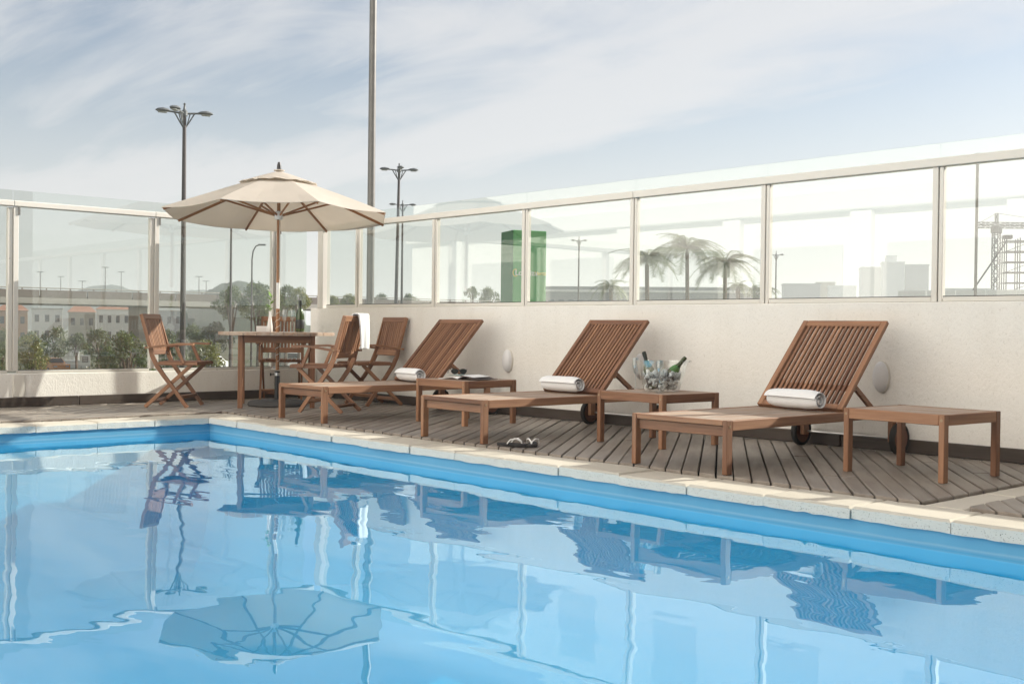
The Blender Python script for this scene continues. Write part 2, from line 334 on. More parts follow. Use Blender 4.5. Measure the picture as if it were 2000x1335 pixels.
class MB:
    def __init__(s): s.v = []; s.f = []; s.g = []; s.sm = []
    def add(s, vs, fs, gc=None, smooth=False):
        o = len(s.v); s.v += [tuple(v) for v in vs]; s.f += [[i+o for i in f] for f in fs]; s.sm += [smooth]*len(fs)
        s.g += [tuple(x) for x in (gc or vs)]; return s
    def box(s, c, d, rot=None, bev=0.003, keep=None):
        h = [x/2 for x in d]; b = min(bev, min(h)*0.45); vs = []; gs = []
        order = sorted(range(3), key=lambda i: -d[i]); ro = [random.uniform(0, 9) for _ in range(3)]
        for cc in CS:
            for a in range(3):
                p = [cc[i]*(h[i] if i == a else h[i]-b) for i in range(3)]
                gs.append([p[order[i]]+ro[i] for i in range(3)])
                q = Vector(p)
                if rot is not None: q = rot @ q
                vs.append(q+Vector(c))
        return s.add(vs, CF, gs)
    def beam(s, p0, p1, w, t, side=None, bev=0.003):
        p0, p1 = Vector(p0), Vector(p1); d = p1-p0; L = d.length; z = d/L
        x = Vector(side) if side is not None else Vector((0, 0, 1)).cross(z)
        if x.length < 1e-4: x = Vector((1, 0, 0))
        x = (x - z*x.dot(z)).normalized(); y = z.cross(x)
        return s.box((p0+p1)/2, (w, t, L), Matrix((x, y, z)).transposed(), bev)
    def sweep(s, pts, w, t, side):
        """rectangular bar w wide along `side`, t deep, following pts"""
        P = [Vector(p) for p in pts]; sd = Vector(side).normalized(); vs = []; gs = []; L = 0; ro = random.uniform(0, 9)
        for i, p in enumerate(P):
            d = (P[min(i+1, len(P)-1)]-P[max(i-1, 0)]).normalized(); n = d.cross(sd).normalized()
            if i: L += (P[i]-P[i-1]).length
            tt = t[i] if isinstance(t, (list, tuple)) else t
            for a, b in ((-1, -1), (1, -1), (1, 1), (-1, 1)):
                vs.append(p+sd*(a*w/2)+n*(b*tt/2)); gs.append((L+ro, a*w/2+ro, b*tt/2))
        fs = []
        for i in range(len(P)-1):
            for j in range(4):
                k = (j+1) % 4; fs.append([i*4+j, i*4+k, i*4+4+k, i*4+4+j])
        n = len(P)*4; fs += [[3, 2, 1, 0], [n-4, n-3, n-2, n-1]]
        return s.add(vs, fs, gs)
    def tube(s, pts, r, n=8, smooth=True, cap=True):
        P = [Vector(p) for p in pts]; vs = []; fs = []; gs = []; ref = None; L = 0
        for i, p in enumerate(P):
            d = (P[min(i+1, len(P)-1)]-P[max(i-1, 0)]).normalized()
            if ref is None: ref = d.orthogonal().normalized()
            ref = (ref-d*ref.dot(d)).normalized(); q = d.cross(ref); rr = r[i] if isinstance(r, (list, tuple)) else r
            if i: L += (P[i]-P[i-1]).length
            for j in range(n):
                a = 2*math.pi*j/n; o = ref*math.cos(a)*rr+q*math.sin(a)*rr; vs.append(p+o); gs.append((L, math.cos(a)*rr, math.sin(a)*rr))
        for i in range(len(P)-1):
            for j in range(n):
                k = (j+1) % n; fs.append([i*n+j, i*n+k, i*n+n+k, i*n+n+j])
        if cap: fs += [list(range(n))[::-1], list(range((len(P)-1)*n, len(P)*n))]
        return s.add(vs, fs, gs, smooth)
    def lathe(s, prof, n=24, c=(0, 0, 0), rot=None, sx=1.0, sy=1.0, smooth=True):
        vs = []; fs = []
        for r, z in prof:
            for j in range(n):
                a = 2*math.pi*j/n; q = Vector((math.cos(a)*r*sx, math.sin(a)*r*sy, z)); 
                vs.append((rot @ q if rot is not None else q)+Vector(c))
        for i in range(len(prof)-1):
            for j in range(n):
                k = (j+1) % n; fs.append([i*n+j, i*n+k, i*n+n+k, i*n+n+j])
        if prof[0][0] > 1e-5: fs.append(list(range(n))[::-1])
        if prof[-1][0] > 1e-5: fs.append(list(range((len(prof)-1)*n, len(prof)*n)))
        return s.add(vs, fs, None, smooth)
    def prism(s, pts, z0, z1, bev=0.0, gdir=None):
        n = len(pts); vs = []; gs = []; fs = []
        rings = [(0, z0), (0, z1-bev), (bev, z1)] if bev else [(0, z0), (0, z1)]
        c = Vector((sum(p[0] for p in pts)/n, sum(p[1] for p in pts)/n))
        ro = (random.uniform(0, 50), random.uniform(0, 50))
        for ins, z in rings:
            for i, p in enumerate(pts):
                p = Vector(p[:2]); q = p
                if ins:
                    a = (p-Vector(pts[i-1][:2])); b = (Vector(pts[(i+1) % n][:2])-p)
                    if a.length > 1e-6 and b.length > 1e-6:
                        na = Vector((-a.y, a.x)).normalized(); nb = Vector((-b.y, b.x)).normalized()
                        k = na+nb; k = k/max(0.3, k.dot(na)) if k.length > 1e-6 else na
                        q = p+k*ins
                vs.append((q.x, q.y, z))
                if gdir is not None:
                    d = Vector(gdir); gs.append((q.dot(d)+ro[0], q.dot(Vector((-d.y, d.x)))+ro[1], z))
                else: gs.append((q.x, q.y, z))
        for k in range(len(rings)-1):
            for i in range(n):
                j = (i+1) % n; fs.append([k*n+i, k*n+j, k*n+n+j, k*n+n+i])
        fs += [list(range(n))[::-1], list(range((len(rings)-1)*n, len(rings)*n))]
        return s.add(vs, fs, gs)
    def mesh(s, name, mat, recalc=True, angle=38):
        me = bpy.data.meshes.new(name); me.from_pydata(s.v, [], s.f)
        at_ = me.attributes.new('gc', 'FLOAT_VECTOR', 'POINT'); at_.data.foreach_set('vector', [x for g in s.g for x in g])
        me.polygons.foreach_set('use_smooth', s.sm)
        if recalc:
            bm = bmesh.new(); bm.from_mesh(me); bmesh.ops.recalc_face_normals(bm, faces=bm.faces); bm.to_mesh(me); bm.free()
        if any(s.sm): me.set_sharp_from_angle(angle=R(angle))
        me.materials.append(MATS[mat]); return me
    def build(s, name, mat, parent=None, **kw):
        return obj(name, s.mesh(name, mat, **kw), parent)
def obj(name, me, parent=None, loc=None, rot=None):
    o = bpy.data.objects.new(name, me); C.objects.link(o)
    if parent: o.parent = parent
    if loc is not None: o.location = loc
    if rot is not None: o.rotation_euler = rot
    return o
def thing(name, label, cat, loc=(0, 0, 0), rz=0.0, group=None):
    o = obj(name, None, None, loc, (0, 0, rz)); tag(o, label, cat, group); return o
def tag(o, label, cat, group=None):
    o['label'] = label; o['category'] = cat
    if group: o['group'] = group
    return o
def struct(o, label=None):
    o['kind'] = 'structure'
    if label: o['label'] = label
    return o
KIDS = {}
def copy_tree(o, parent=None):
    c = o.copy(); C.objects.link(c); c.parent = parent
    for ch in [x for x in list(bpy.data.objects) if x.parent == o]: copy_tree(ch, c)
    return c
def text_mesh(body, size, extrude=0.0, bold=False):
    cu = bpy.data.curves.new('lettering', 'FONT'); cu.body = body; cu.size = size; cu.extrude = extrude; cu.align_x = 'CENTER'; cu.align_y = 'CENTER'
    if bold: cu.offset = size*0.012
    o = bpy.data.objects.new('lettering', cu); C.objects.link(o)
    bpy.context.view_layer.update()
    me = bpy.data.meshes.new_from_object(o.evaluated_get(bpy.context.evaluated_depsgraph_get()))
    bpy.data.objects.remove(o); return me

# ------------------------------------------------------------------ setting: pool, deck, coping
ZT, ZL, ZW = -0.015, -0.071, -0.142            # coping top, coping underside, water
OX, OY, WC = 1.484, -1.89, 0.304                # outer edge of the coping, its width
IX, IY = OX+WC, OY-WC                           # inner edge
PX1, PY1 = 13.2, -6.05
x0, y1 = IX-0.02, IY+0.02; zb = -1.42; zs = ZW-0.012
def ring(ins, z): return [(x0+ins, PY1+ins, z), (PX1-ins, PY1+ins, z), (PX1-ins, y1-ins, z), (x0+ins, y1-ins, z)]
def rings(lst, closed=False):
    v_ = []; f_ = []
    for i_, (a_, z_) in enumerate(lst):
        v_ += ring(a_, z_)
        if i_: f_ += [[i_*4-4+k, i_*4-4+(k+1) % 4, i_*4+(k+1) % 4, i_*4+k] for k in range(4)]
    if closed: n_ = len(lst)*4; f_.append([n_-4, n_-3, n_-2, n_-1])
    return MB().add(v_, f_, None, False)
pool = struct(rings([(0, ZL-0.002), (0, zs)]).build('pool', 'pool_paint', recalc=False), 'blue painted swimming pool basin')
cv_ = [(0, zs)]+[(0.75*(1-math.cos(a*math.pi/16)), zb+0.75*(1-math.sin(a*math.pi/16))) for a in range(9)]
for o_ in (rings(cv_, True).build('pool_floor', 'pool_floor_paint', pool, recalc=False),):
    o_.data.polygons.foreach_set('use_smooth', [True]*len(o_.data.polygons)); o_.data.set_sharp_from_angle(angle=R(50))
b = MB().add([(x0, PY1, ZW), (PX1, PY1, ZW), (PX1, y1, ZW), (x0, y1, ZW)], [[0, 1, 2, 3]])
struct(b.build('water', 'pool_water', recalc=False), 'still blue pool water with faint ripples')
b = MB()
b.box((6.6, -8.6, -0.115), (13.4+13, 5.1, 0.2), bev=0.004)
b.box((16.7, -3.0, -0.115), (7.0, 6.08, 0.2), bev=0.004)
struct(b.build('terrace', 'terrace_stone'), 'pale stone terrace around the pool')
# deck substrate, near black for the gap shade, and boards
SX0, SX1 = 8.03, 8.225                          # stone strip across the deck
b = MB()
b.box((4.0, OY/2, -0.10), (8.06, -OY, 0.1), bev=0.0); b.box((OX/2, (OY+PY1)/2, -0.101), (OX, PY1-OY and abs(PY1-OY), 0.1), bev=0.0)
b.box((SX1+2.5, OY/2, -0.10), (5.0, -OY, 0.1), bev=0.0)
deck = struct(b.build('deck', 'substrate_gap_shade'), 'weathered grey brown timber deck laid diagonally')
th = R(37.5); dv = Vector((-math.sin(th), math.cos(th))); nv = Vector((math.cos(th), math.sin(th)))   # along, across
PITCH_B = 0.0918; GAP = 0.0095
def clip(poly, a, bb, c):                       # keep a*x+b*y<=c
    out = []
    for i in range(len(poly)):
        p, q = poly[i-1], poly[i]; fp = a*p[0]+bb*p[1]-c; fq = a*q[0]+bb*q[1]-c
        if (fp <= 0) != (fq <= 0):
            t = fp/(fp-fq); out.append((p[0]+(q[0]-p[0])*t, p[1]+(q[1]-p[1])*t))
        if fq <= 0: out.append(q)
    return out
def area(p): return abs(sum(p[i-1][0]*p[i][1]-p[i][0]*p[i-1][1] for i in range(len(p))))/2
def boards(region):
    cs = [x*nv.x+y*nv.y for x in (region['x0'], region['x1']) for y in (region['y0'], region['y1'])]
    k0, k1 = int(min(cs)/PITCH_B)-1, int(max(cs)/PITCH_B)+1; out = []
    cc = OX*nv.x+OY*nv.y
    for k in range(k0, k1+1):
        c = k*PITCH_B+0.03; w = PITCH_B-GAP+random.uniform(-0.0012, 0.0012); j = random.uniform(-0.001, 0.001)
        pts = []
        for sgn, tt in ((-1, -30), (1, -30), (1, 30), (-1, 30)):
            q = nv*(c+j+sgn*w/2)+dv*tt; pts.append((q.x, q.y))
        conds = [(-1, 0, -region['x0']), (0, 1, region['y1'])]
        if region.get('L'):
            conds += [(0, -1, -OY-0.004), (1, 0, region['x1'])] if c > cc else [(1, 0, OX-0.004), (0, -1, -region['y0'])]
        else: conds += [(1, 0, region['x1']), (0, -1, -region['y0'])]
        for a, bb, d in conds:
            if pts: pts = clip(pts, a, bb, d)
        if len(pts) < 3 or area(pts) < 0.0008: continue
        ts = [p[0]*dv.x+p[1]*dv.y for p in pts]; t0, t1 = min(ts), max(ts); cuts = []
        if t1-t0 > 1.1 and random.random() < 0.7: cuts = [t0+(t1-t0)*random.uniform(0.25, 0.75)]
        prev = [pts]
        for ct in cuts:
            nxt = []
            for p in prev:
                nxt += [clip(p, dv.x, dv.y, ct-0.0015), clip(p, -dv.x, -dv.y, -ct-0.0015)]
            prev = nxt
        out += [p for p in prev if len(p) > 2 and area(p) > 0.0006]
    return out
for reg in (dict(x0=0.028, x1=SX0-0.004, y0=-4.9, y1=-0.032, L=True), dict(x0=SX1+0.004, x1=10.4, y0=OY+0.004, y1=-0.032)):
    for p in boards(reg):
        sa = sum(p[i-1][0]*p[i][1]-p[i][0]*p[i-1][1] for i in range(len(p)))
        if sa < 0: p = p[::-1]
        z = random.uniform(-0.0025, 0.002)
        MB().prism(p, -0.05, z, 0.004, dv).build('deck_board', 'deck_wood', deck, recalc=False)
# coping stones
def coping(poly, parent, dz):
    """a cast slab, its edges broken and slightly uneven"""
    out_ = []
    for i_ in range(len(poly)):
        p_, q_ = Vector(poly[i_]), Vector(poly[(i_+1) % len(poly)]); n_ = max(1, min(12, int((q_-p_).length/0.045)))
        for k in range(n_):
            w_ = p_.lerp(q_, k/n_)
            if k: w_ += Vector((random.uniform(-1, 1), random.uniform(-1, 1)))*0.0016
            out_.append((w_.x, w_.y))
    b_ = MB().prism(out_, ZL, ZT+dz, 0.011); n_ = len(out_)
    for r_, am in ((0, 0.0035), (1, 0.002), (2, 0.0012)):
        for k in range(n_): x_, y_, z_ = b_.v[r_*n_+k]; b_.v[r_*n_+k] = (x_, y_, z_+random.uniform(-am, am))
    b_.build('coping_stone', 'coping_stone', parent, recalc=False)
cop = MB().box(((OX+PX1)/2, (OY+IY)/2+0.02, ZL-0.034), (PX1-OX, WC-0.06, 0.06), bev=0.0)
cop.box((OX+WC/2-0.02, (IY+PY1)/2, ZL-0.034), (WC-0.06, IY-PY1-0.05, 0.06), bev=0.0)
cop = struct(cop.build('pool_coping', 'terrace_stone'), 'cream stone coping along the pool edge')
xs = [8.318-0.4655*k for k in range(14)]; xs = [x for x in xs if x > IX+0.25]
xs = [PX1] + [8.318+0.4655*k for k in range(10, 0, -1)] + xs + [None]
g = 0.0025
for i in range(len(xs)-1):
    hi, lo = xs[i], xs[i+1]; j = random.uniform(-0.006, 0.006); dz = random.uniform(-0.003, 0.003)
    if lo is None: poly = [(IX+g, IY+j*0), (hi-g, IY+j*0), (hi-g, OY), (OX+g, OY)]
    else: poly = [(lo+g, IY+j), (hi-g, IY+j), (hi-g, OY), (lo+g, OY)]
    coping(poly, cop, dz if lo is not None else 0)
ys = [-2.666-0.473*k for k in range(8)]
poly = [(OX, ys[0]+g), (IX, ys[0]+g), (IX, IY-g), (OX, OY-g)]; coping(poly, cop, 0)
for k in range(len(ys)-1):
    j = random.uniform(-0.006, 0.006); coping([(OX, ys[k+1]+g), (IX+j, ys[k+1]+g), (IX+j, ys[k]-g), (OX, ys[k]-g)], cop, random.uniform(-0.003, 0.003))
yy = [OY+0.003, -1.30, -0.66, -0.03]
for k in range(3): coping([(SX0, yy[k]+g), (SX1, yy[k]+g), (SX1, yy[k+1]-g), (SX0, yy[k+1]-g)], cop, 0.001*k)

# ------------------------------------------------------------------ walls and glass windbreaks
ground = MB()
ground.box((0, 0, -4.55), (3800, 3800, 1.0), bev=0.0)
struct(ground.build('ground', 'ground_mat'), 'dry grass and gravel ground below the terrace')
w = thing('plastered_wall', 'cream plastered wall behind the sun loungers with dark skirting', 'wall')
MB().box((6.5, 0.075, -1.545), (13.3, 0.15, 5.0), bev=0.006).build('wall_body', 'plaster', w)
for k in range(4):
    MB().box((1.63+3.2*k+0.02, -0.013, 0.043), (3.19, 0.024, 0.086), bev=0.004).build('skirting_board', 'skirting_wood', w)
w = thing('low_plastered_wall', 'low cream plastered wall under the left glass with dark skirting', 'wall')
MB().box((-0.075, -3.93, -1.85), (0.15, 7.85, 4.3), bev=0.006).build('wall_body', 'plaster', w)
for k in range(3):
    MB().box((0.013, -1.3-2.6*k, 0.043), (0.024, 2.59, 0.086), bev=0.004).build('skirting_board', 'skirting_wood', w)
MB().box((0.006, -3.14, 0.19), (0.012, 0.10, 0.2), bev=0.002).build('cover_plate', 'frame_paint', w)
PR = [0.105, 0.728, 2.019, 3.289, 4.555, 5.80, 7.09, 8.37, 9.64, 10.91, 12.18]
f = thing('glass_windbreak', 'glass windbreak in a cream metal frame along the lounger wall', 'glass fence')
for i, x in enumerate(PR):
    if i == 0: MB().box((0.045, 0.045, 1.375), (0.10, 0.10, 0.85), bev=0.004).build('post', 'frame_paint_worn', f)
    else:
        MB().box((x-0.016, 0.034, 1.375), (0.038, 0.046, 0.838), bev=0.003).build('post', 'frame_paint', f)
        MB().box((x+0.022, 0.036, 1.375), (0.026, 0.042, 0.836), bev=0.002).build('post_insert', 'frame_paint', f)
        MB().box((x+0.006, 0.040, 1.375), (0.008, 0.026, 0.83), bev=0.0).build('gasket_gap_fill', 'rubber', f)  # dark strip gives the open gap between the two profiles its shade
for a, bq in ((0.10, 4.555), (4.557, 8.37), (8.372, 13.0)):
    MB().box(((a+bq)/2, 0.038, 1.8235), (bq-a, 0.075, 0.054), bev=0.004).build('top_rail', 'frame_paint', f)
for i in range(len(PR)-1):
    a, bq = PR[i]+0.04, PR[i+1]-0.036
    MB().box(((a+bq)/2, 0.036, 0.972), (bq-a, 0.046, 0.030), bev=0.003).build('sill', 'frame_paint', f)
    MB().box(((a+bq)/2, 0.026, 0.9895), (bq-a, 0.016, 0.005), bev=0.0).build('gasket_gap_fill', 'rubber', f)
    MB().box(((a+bq)/2, 0.026, 1.3935), (bq-a, 0.008, 0.803), bev=0.0).build('glass_pane', 'pane_glass', f)
    MB().box(((PR[i]+PR[i+1])/2, 0.040, 1.898), (PR[i+1]-PR[i]-0.006, 0.008, 0.094), bev=0.0).build('upper_pane', 'pane_glass', f)
PL = [-0.075, -0.509, -1.854, -3.187, -4.53, -5.87, -7.2]
f = thing('side_glass_windbreak', 'taller glass windbreak in worn white frame on the low left wall', 'glass fence')
for i, y in enumerate(PL[1:]):
    MB().box((-0.040, y+0.020, 1.06), (0.062, 0.044, 1.47), bev=0.003).build('post', 'frame_paint_worn', f)
    MB().box((-0.046, y-0.026, 1.06), (0.05, 0.040, 1.468), bev=0.003).build('post_insert', 'frame_paint_worn', f)
    MB().box((-0.006, y+0.045, 1.765), (0.012, 0.018, 0.075), bev=0.002).build('bracket', 'galvanised', f)
for a, bq in ((-0.02, -1.854), (-1.856, -3.187), (-3.189, -5.87), (-5.872, -7.8)):
    MB().box((-0.036, (a+bq)/2, 1.829), (0.080, a-bq, 0.052), bev=0.006).build('top_rail', 'frame_paint_worn', f)
for i in range(len(PL)-1):
    a, bq = PL[i]-0.05, PL[i+1]+0.044
    MB().box((-0.040, (a+bq)/2, 0.3135), (0.055, a-bq, 0.026), bev=0.003).build('sill', 'frame_paint_worn', f)
    MB().box((-0.040, (a+bq)/2, 0.329), (0.016, a-bq, 0.005), bev=0.0).build('gasket_gap_fill', 'rubber', f)
    MB().box((-0.040, (a+bq)/2, 1.067), (0.008, a-bq, 1.47), bev=0.0).build('glass_pane', 'pane_glass', f)
    MB().box((-0.040, (PL[i]+PL[i+1])/2, 1.903), (0.008, PL[i]-PL[i+1]-0.006, 0.094), bev=0.0).build('upper_pane', 'pane_glass', f)

# ------------------------------------------------------------------ building behind the pool (seen mirrored in the glass) and its added unseen wing
h = thing('hotel_building', 'white building with tall columns, seen only mirrored in the glass, with an added unseen wing', 'building', (0, -11.0, 0))
MB().box((4, -1.5, 10.0), (34, 3, 28), bev=0.02).build('wall', 'white_wall', h)  # raised tall to bounce more sunlight onto the shaded wall and deck
MB().box((19.0, 5.0, 5.5), (7.0, 16.8, 19), bev=0.02).build('added_east_wing', 'concrete_panel', h)  # unseen wing, added to block eastern sky light and darken side faces
for k in range(12): MB().box((-11+2.75*k, 0.07, 1.4), (0.42, 0.16, 2.95), bev=0.02).build('column', 'white_wall', h)
MB().box((4, 0.10, 3.06), (34, 0.22, 0.36), bev=0.02).build('canopy_slab', 'white_wall', h)
for k in range(12):
    MB().box((-9.6+2.75*k, 0.02, 1.15), (1.9, 0.03, 2.3), bev=0.005).build('window', 'hotel_glass', h)
    for fl in range(6): MB().box((-9.6+2.75*k, 0.02, 5.4+3.0*fl), (1.1, 0.03, 1.3), bev=0.005).build('window', 'hotel_glass', h)

# ------------------------------------------------------------------ sun loungers
W2 = 0.335
def make_lounger():
    t = thing('sun_lounger', '', 'sun lounger', group='timber sun loungers along the wall')
    for s in (-1, 1):
        MB().box((s*(W2-0.016), 0.024, 0.144), (0.032, 0.048, 0.288)).build('leg', 'teak', t)
        MB().box((s*(W2-0.016), 1.70, 0.165), (0.032, 0.055, 0.18)).build('rear_leg', 'teak', t)
        MB().box((s*(W2-0.0165), 0.91, 0.258), (0.027, 1.716, 0.054)).build('side_rail', 'teak', t)
        b = MB().tube([(s*(W2-0.028), 0.024, 0.255), (s*(W2+0.002), 0.024, 0.255)], 0.008, 10); b.build('bolt', 'brass_bolt', t)
    MB().box((0, 0.016, 0.272), (2*W2-0.068, 0.028, 0.028)).build('end_rail', 'teak', t)
    MB().box((0, 0.034, 0.228), (2*W2-0.068, 0.020, 0.056)).build('end_apron', 'teak', t)
    for y in (0.45, 0.85, 1.15, 1.72): MB().box((0, y, 0.245), (2*W2-0.062, 0.04, 0.03)).build('cross_bar', 'teak', t)
    n = 11; iw = 2*W2-0.064; p = iw/n
    for k in range(n): MB().box((-iw/2+p*(k+0.5), 0.585, 0.274), (p-0.012, 1.10, 0.018), bev=0.002).build('seat_slat', 'teak_bleached', t)
    # backrest
    A = R(46.5); L = 0.735; hy, hz = 1.155, 0.292
    ex = Vector((0, math.cos(A), math.sin(A))); P = lambda x, l, o=0: Vector((x, hy, hz))+ex*l+Vector((0, -math.sin(A), math.cos(A)))*o
    bw = W2-0.03; rm = Matrix(((1, 0, 0), (0, math.cos(A), -math.sin(A)), (0, math.sin(A), math.cos(A))))
    fr = MB()
    for s in (-1, 1): fr.box(P(s*(bw-0.019), L/2), (0.038, L, 0.030), rm)
    fr.box(P(0, L-0.024), (2*bw-0.078, 0.048, 0.029), rm); fr.box(P(0, 0.02), (2*bw-0.078, 0.04, 0.029), rm)
    fr = fr.build('backrest_frame', 'teak', t)
    iw = 2*bw-0.078; n = 15; gp = 0.0165; sw = (iw-gp*(n+1))/n
    for k in range(n): MB().box(P(-iw/2+gp+(sw+gp)*k+sw/2, 0.034+(L-0.078)/2, 0.002), (sw, L-0.08, 0.018), rm, 0.001).build('backrest_slat', 'teak', fr)
    b = MB()
    b.box(P(0, 0.20, -0.026), (2*bw-0.02, 0.035, 0.02), rm)
    b.build('back_brace', 'teak', fr)
    for s in (-1, 1): MB().beam(P(s*(bw-0.05), 0.235, -0.03), (s*(bw-0.05), 1.60, 0.262), 0.022, 0.034, side=(1, 0, 0)).build('prop', 'teak', t)
    MB().tube([(-W2+0.03, 1.60, 0.262), (W2-0.03, 1.60, 0.262)], 0.012).build('prop_bar', 'teak', t)
    rx = Matrix.Rotation(R(90), 3, 'Y')
    for s in (-1, 1):
        wt = MB().lathe([(0.078, -0.016), (0.094, -0.018), (0.098, -0.012), (0.098, 0.012), (0.094, 0.018), (0.078, 0.016), (0.078, -0.016)], 32, (s*(W2+0.022), 1.72, 0.0975), rx).build('wheel', 'rubber', t)
        MB().lathe([(0.0, -0.013), (0.0785, -0.013), (0.0785, 0.013), (0.0, 0.013)], 32, (s*(W2+0.022), 1.72, 0.0975), rx).build('wheel_disc', 'wheel_wood', wt)
        MB().lathe([(0.0, -0.02), (0.011, -0.02), (0.013, -0.015), (0.013, 0.015), (0.011, 0.02), (0.0, 0.02)], 14, (s*(W2+0.022), 1.72, 0.0975), rx).build('hub', 'steel', wt)
    MB().tube([(-W2-0.03, 1.72, 0.0975), (W2+0.03, 1.72, 0.0975)], 0.007).build('axle', 'steel', t)
    return t
proto = make_lounger()
for i, (x, lab) in enumerate(((2.702, 'wooden sun lounger nearest the dining set, backrest raised, towel on it'),
                              (4.619, 'middle wooden sun lounger between the two side tables, backrest raised'),
                              (6.587, 'wooden sun lounger nearest the camera, large at the right, backrest raised'))):
    o = proto if i == 0 else copy_tree(proto)
    o.location = (x, -1.868, 0.0); o['label'] = lab

def towel_roll(loc, rz, L, rad, label):
    t = MB(); n = 64; turns = 2.6; th_ = 0.017; prof = []
    for i in range(n+1):
        f_ = i/n; a = 2*math.pi*turns*f_-0.9; r = 0.012+(rad-0.012)*f_
        prof.append((r, a))
    m_ = 14; vs = []; fs = []
    ph = random.uniform(0, 6)
    for s in (0, 1):
        for i, (r, a) in enumerate(prof):
            rr = r-(th_ if s else 0)*min(1, i/6+0.3)
            for k in range(m_+1):
                u_ = k/m_; e = 0.010*(abs(2*u_-1)**6); wob = 1+0.022*math.sin(5*u_+ph+a*1.3)+0.012*math.sin(17*u_+a*2+ph)
                q = max(0.004, rr*wob-e*(1 if s == 0 else -0.3)); sag = 0.98
                vs.append(((u_-0.5)*L+0.006*math.sin(a+ph)*(2*u_-1)-0.012*(1-r/rad)*(2*u_-1), math.cos(a)*q*1.06, rad*sag+math.sin(a)*q*sag))
    w_ = m_+1; o_ = (n+1)*w_
    for i in range(n):
        for k in range(m_):
            fs.append([i*w_+k, i*w_+k+1, (i+1)*w_+k+1, (i+1)*w_+k]); fs.append([o_+i*w_+k, o_+(i+1)*w_+k, o_+(i+1)*w_+k+1, o_+i*w_+k+1])
        for k, fl in ((0, 1), (m_, 0)): fs.append([i*w_+k, (i+1)*w_+k, o_+(i+1)*w_+k, o_+i*w_+k])
    for k in range(m_):
        fs.append([k, k+1, o_+k+1, o_+k]); fs.append([n*w_+k, n*w_+k+1, o_+n*w_+k+1, o_+n*w_+k])
    t.add(vs, fs, None, True)
    o = t.build('rolled_towel', 'terry', None, angle=55); o.location = loc; o.rotation_euler = (0, 0, rz); tag(o, label, 'towel', 'white rolled towels on the loungers'); return o
towel_roll((2.74, -0.80, 0.283), R(-8), 0.37, 0.066, 'white rolled towel on the lounger beside the chairs')
towel_roll((4.575, -0.775, 0.283), R(-4), 0.40, 0.067, 'white rolled towel on the middle sun lounger')
towel_roll((6.63, -0.815, 0.283), R(-11), 0.41, 0.068, 'white rolled towel on the nearest, rightmost sun lounger')

# ------------------------------------------------------------------ side tables
def make_side_table():
    t = thing('side_table', '', 'side table', group='low timber side tables beside the loungers'); a, d, H = 0.30, 0.275, 0.348
    for sx_ in (-1, 1):
        for sy_ in (-1, 1): MB().box((sx_*(a-0.016), sy_*(d-0.022), H/2), (0.032, 0.044, H)).build('leg', 'teak', t)
        MB().box((sx_*(a-0.013), 0, H-0.029), (0.024, 2*d-0.09, 0.056)).build('apron', 'teak', t)
        MB().box((0, sx_*(d-0.013), H-0.029), (2*a-0.066, 0.024, 0.056)).build('apron', 'teak', t)
        for sy_ in (-1, 1): MB().tube([(sx_*(a-0.016), sy_*(d-0.03), H-0.03), (sx_*(a-0.016), sy_*(d+0.0015), H-0.03)], 0.0075, 10).build('bolt', 'brass_bolt', t)
    n = 6; iw = 2*d-0.052; p = iw/n
    for k in range(n): MB().box((0, -iw/2+p*(k+0.5), H-0.010), (2*a-0.056, p-0.010, 0.016), bev=0.002).build('slat', 'teak_bleached', t)
    return t
st = make_side_table()
for i, (x, y, rz, lab) in enumerate(((3.555, -0.852, 1.0, 'small wooden side table holding an open magazine and sunglasses'),
                                     (5.585, -0.868, -2.8, 'small wooden side table holding the ice bucket and flutes'),
                                     (7.515, -0.945, -3.8, 'small empty wooden side table at the far right'))):
    o = st if i == 0 else copy_tree(st)
    o.location = (x, y, 0); o.rotation_euler = (0, 0, R(rz)); o['label'] = lab

# ------------------------------------------------------------------ round dining table
TC = Vector((1.094, -1.142, 0)); vb = math.atan2(CAM.y-TC.y, CAM.x-TC.x); va = math.atan2(-fw.y, -fw.x)*0.4+vb*0.6      # bearing towards the camera
t = thing('dining_table', 'round wooden dining table under the parasol', 'table', TC, vb)
H = 0.698
for sx_ in (-1, 1):
    for sy_ in (-1, 1): MB().box((sx_*0.325, sy_*0.325, H/2-0.015), (0.045, 0.045, H-0.032)).build('leg', 'teak', t)
    MB().box((sx_*0.325, 0, H-0.066), (0.022, 0.60, 0.066)).build('apron', 'teak', t)
    MB().box((0, sx_*0.325, H-0.066), (0.60, 0.022, 0.066)).build('apron', 'teak', t)
RT = 0.54; nb = 9; pw = 2*RT/nb
for k in range(nb):
    a0, a1 = -RT+k*pw+0.002, -RT+(k+1)*pw-0.002; pts = []; M_ = 6
    e0, e1 = max(a0, -RT+0.001), min(a1, RT-0.001)
    for q in range(M_+1):
        yv = e0+(e1-e0)*q/M_; pts.append((math.sqrt(max(0, RT*RT-yv*yv)), yv))
    for q in range(M_+1):
        yv = e1-(e1-e0)*q/M_; pts.append((-math.sqrt(max(0, RT*RT-yv*yv)), yv))
    MB().prism(pts, H-0.030, H, 0.003, (1, 0)).build('top_board', 'teak_bleached', t, recalc=False)

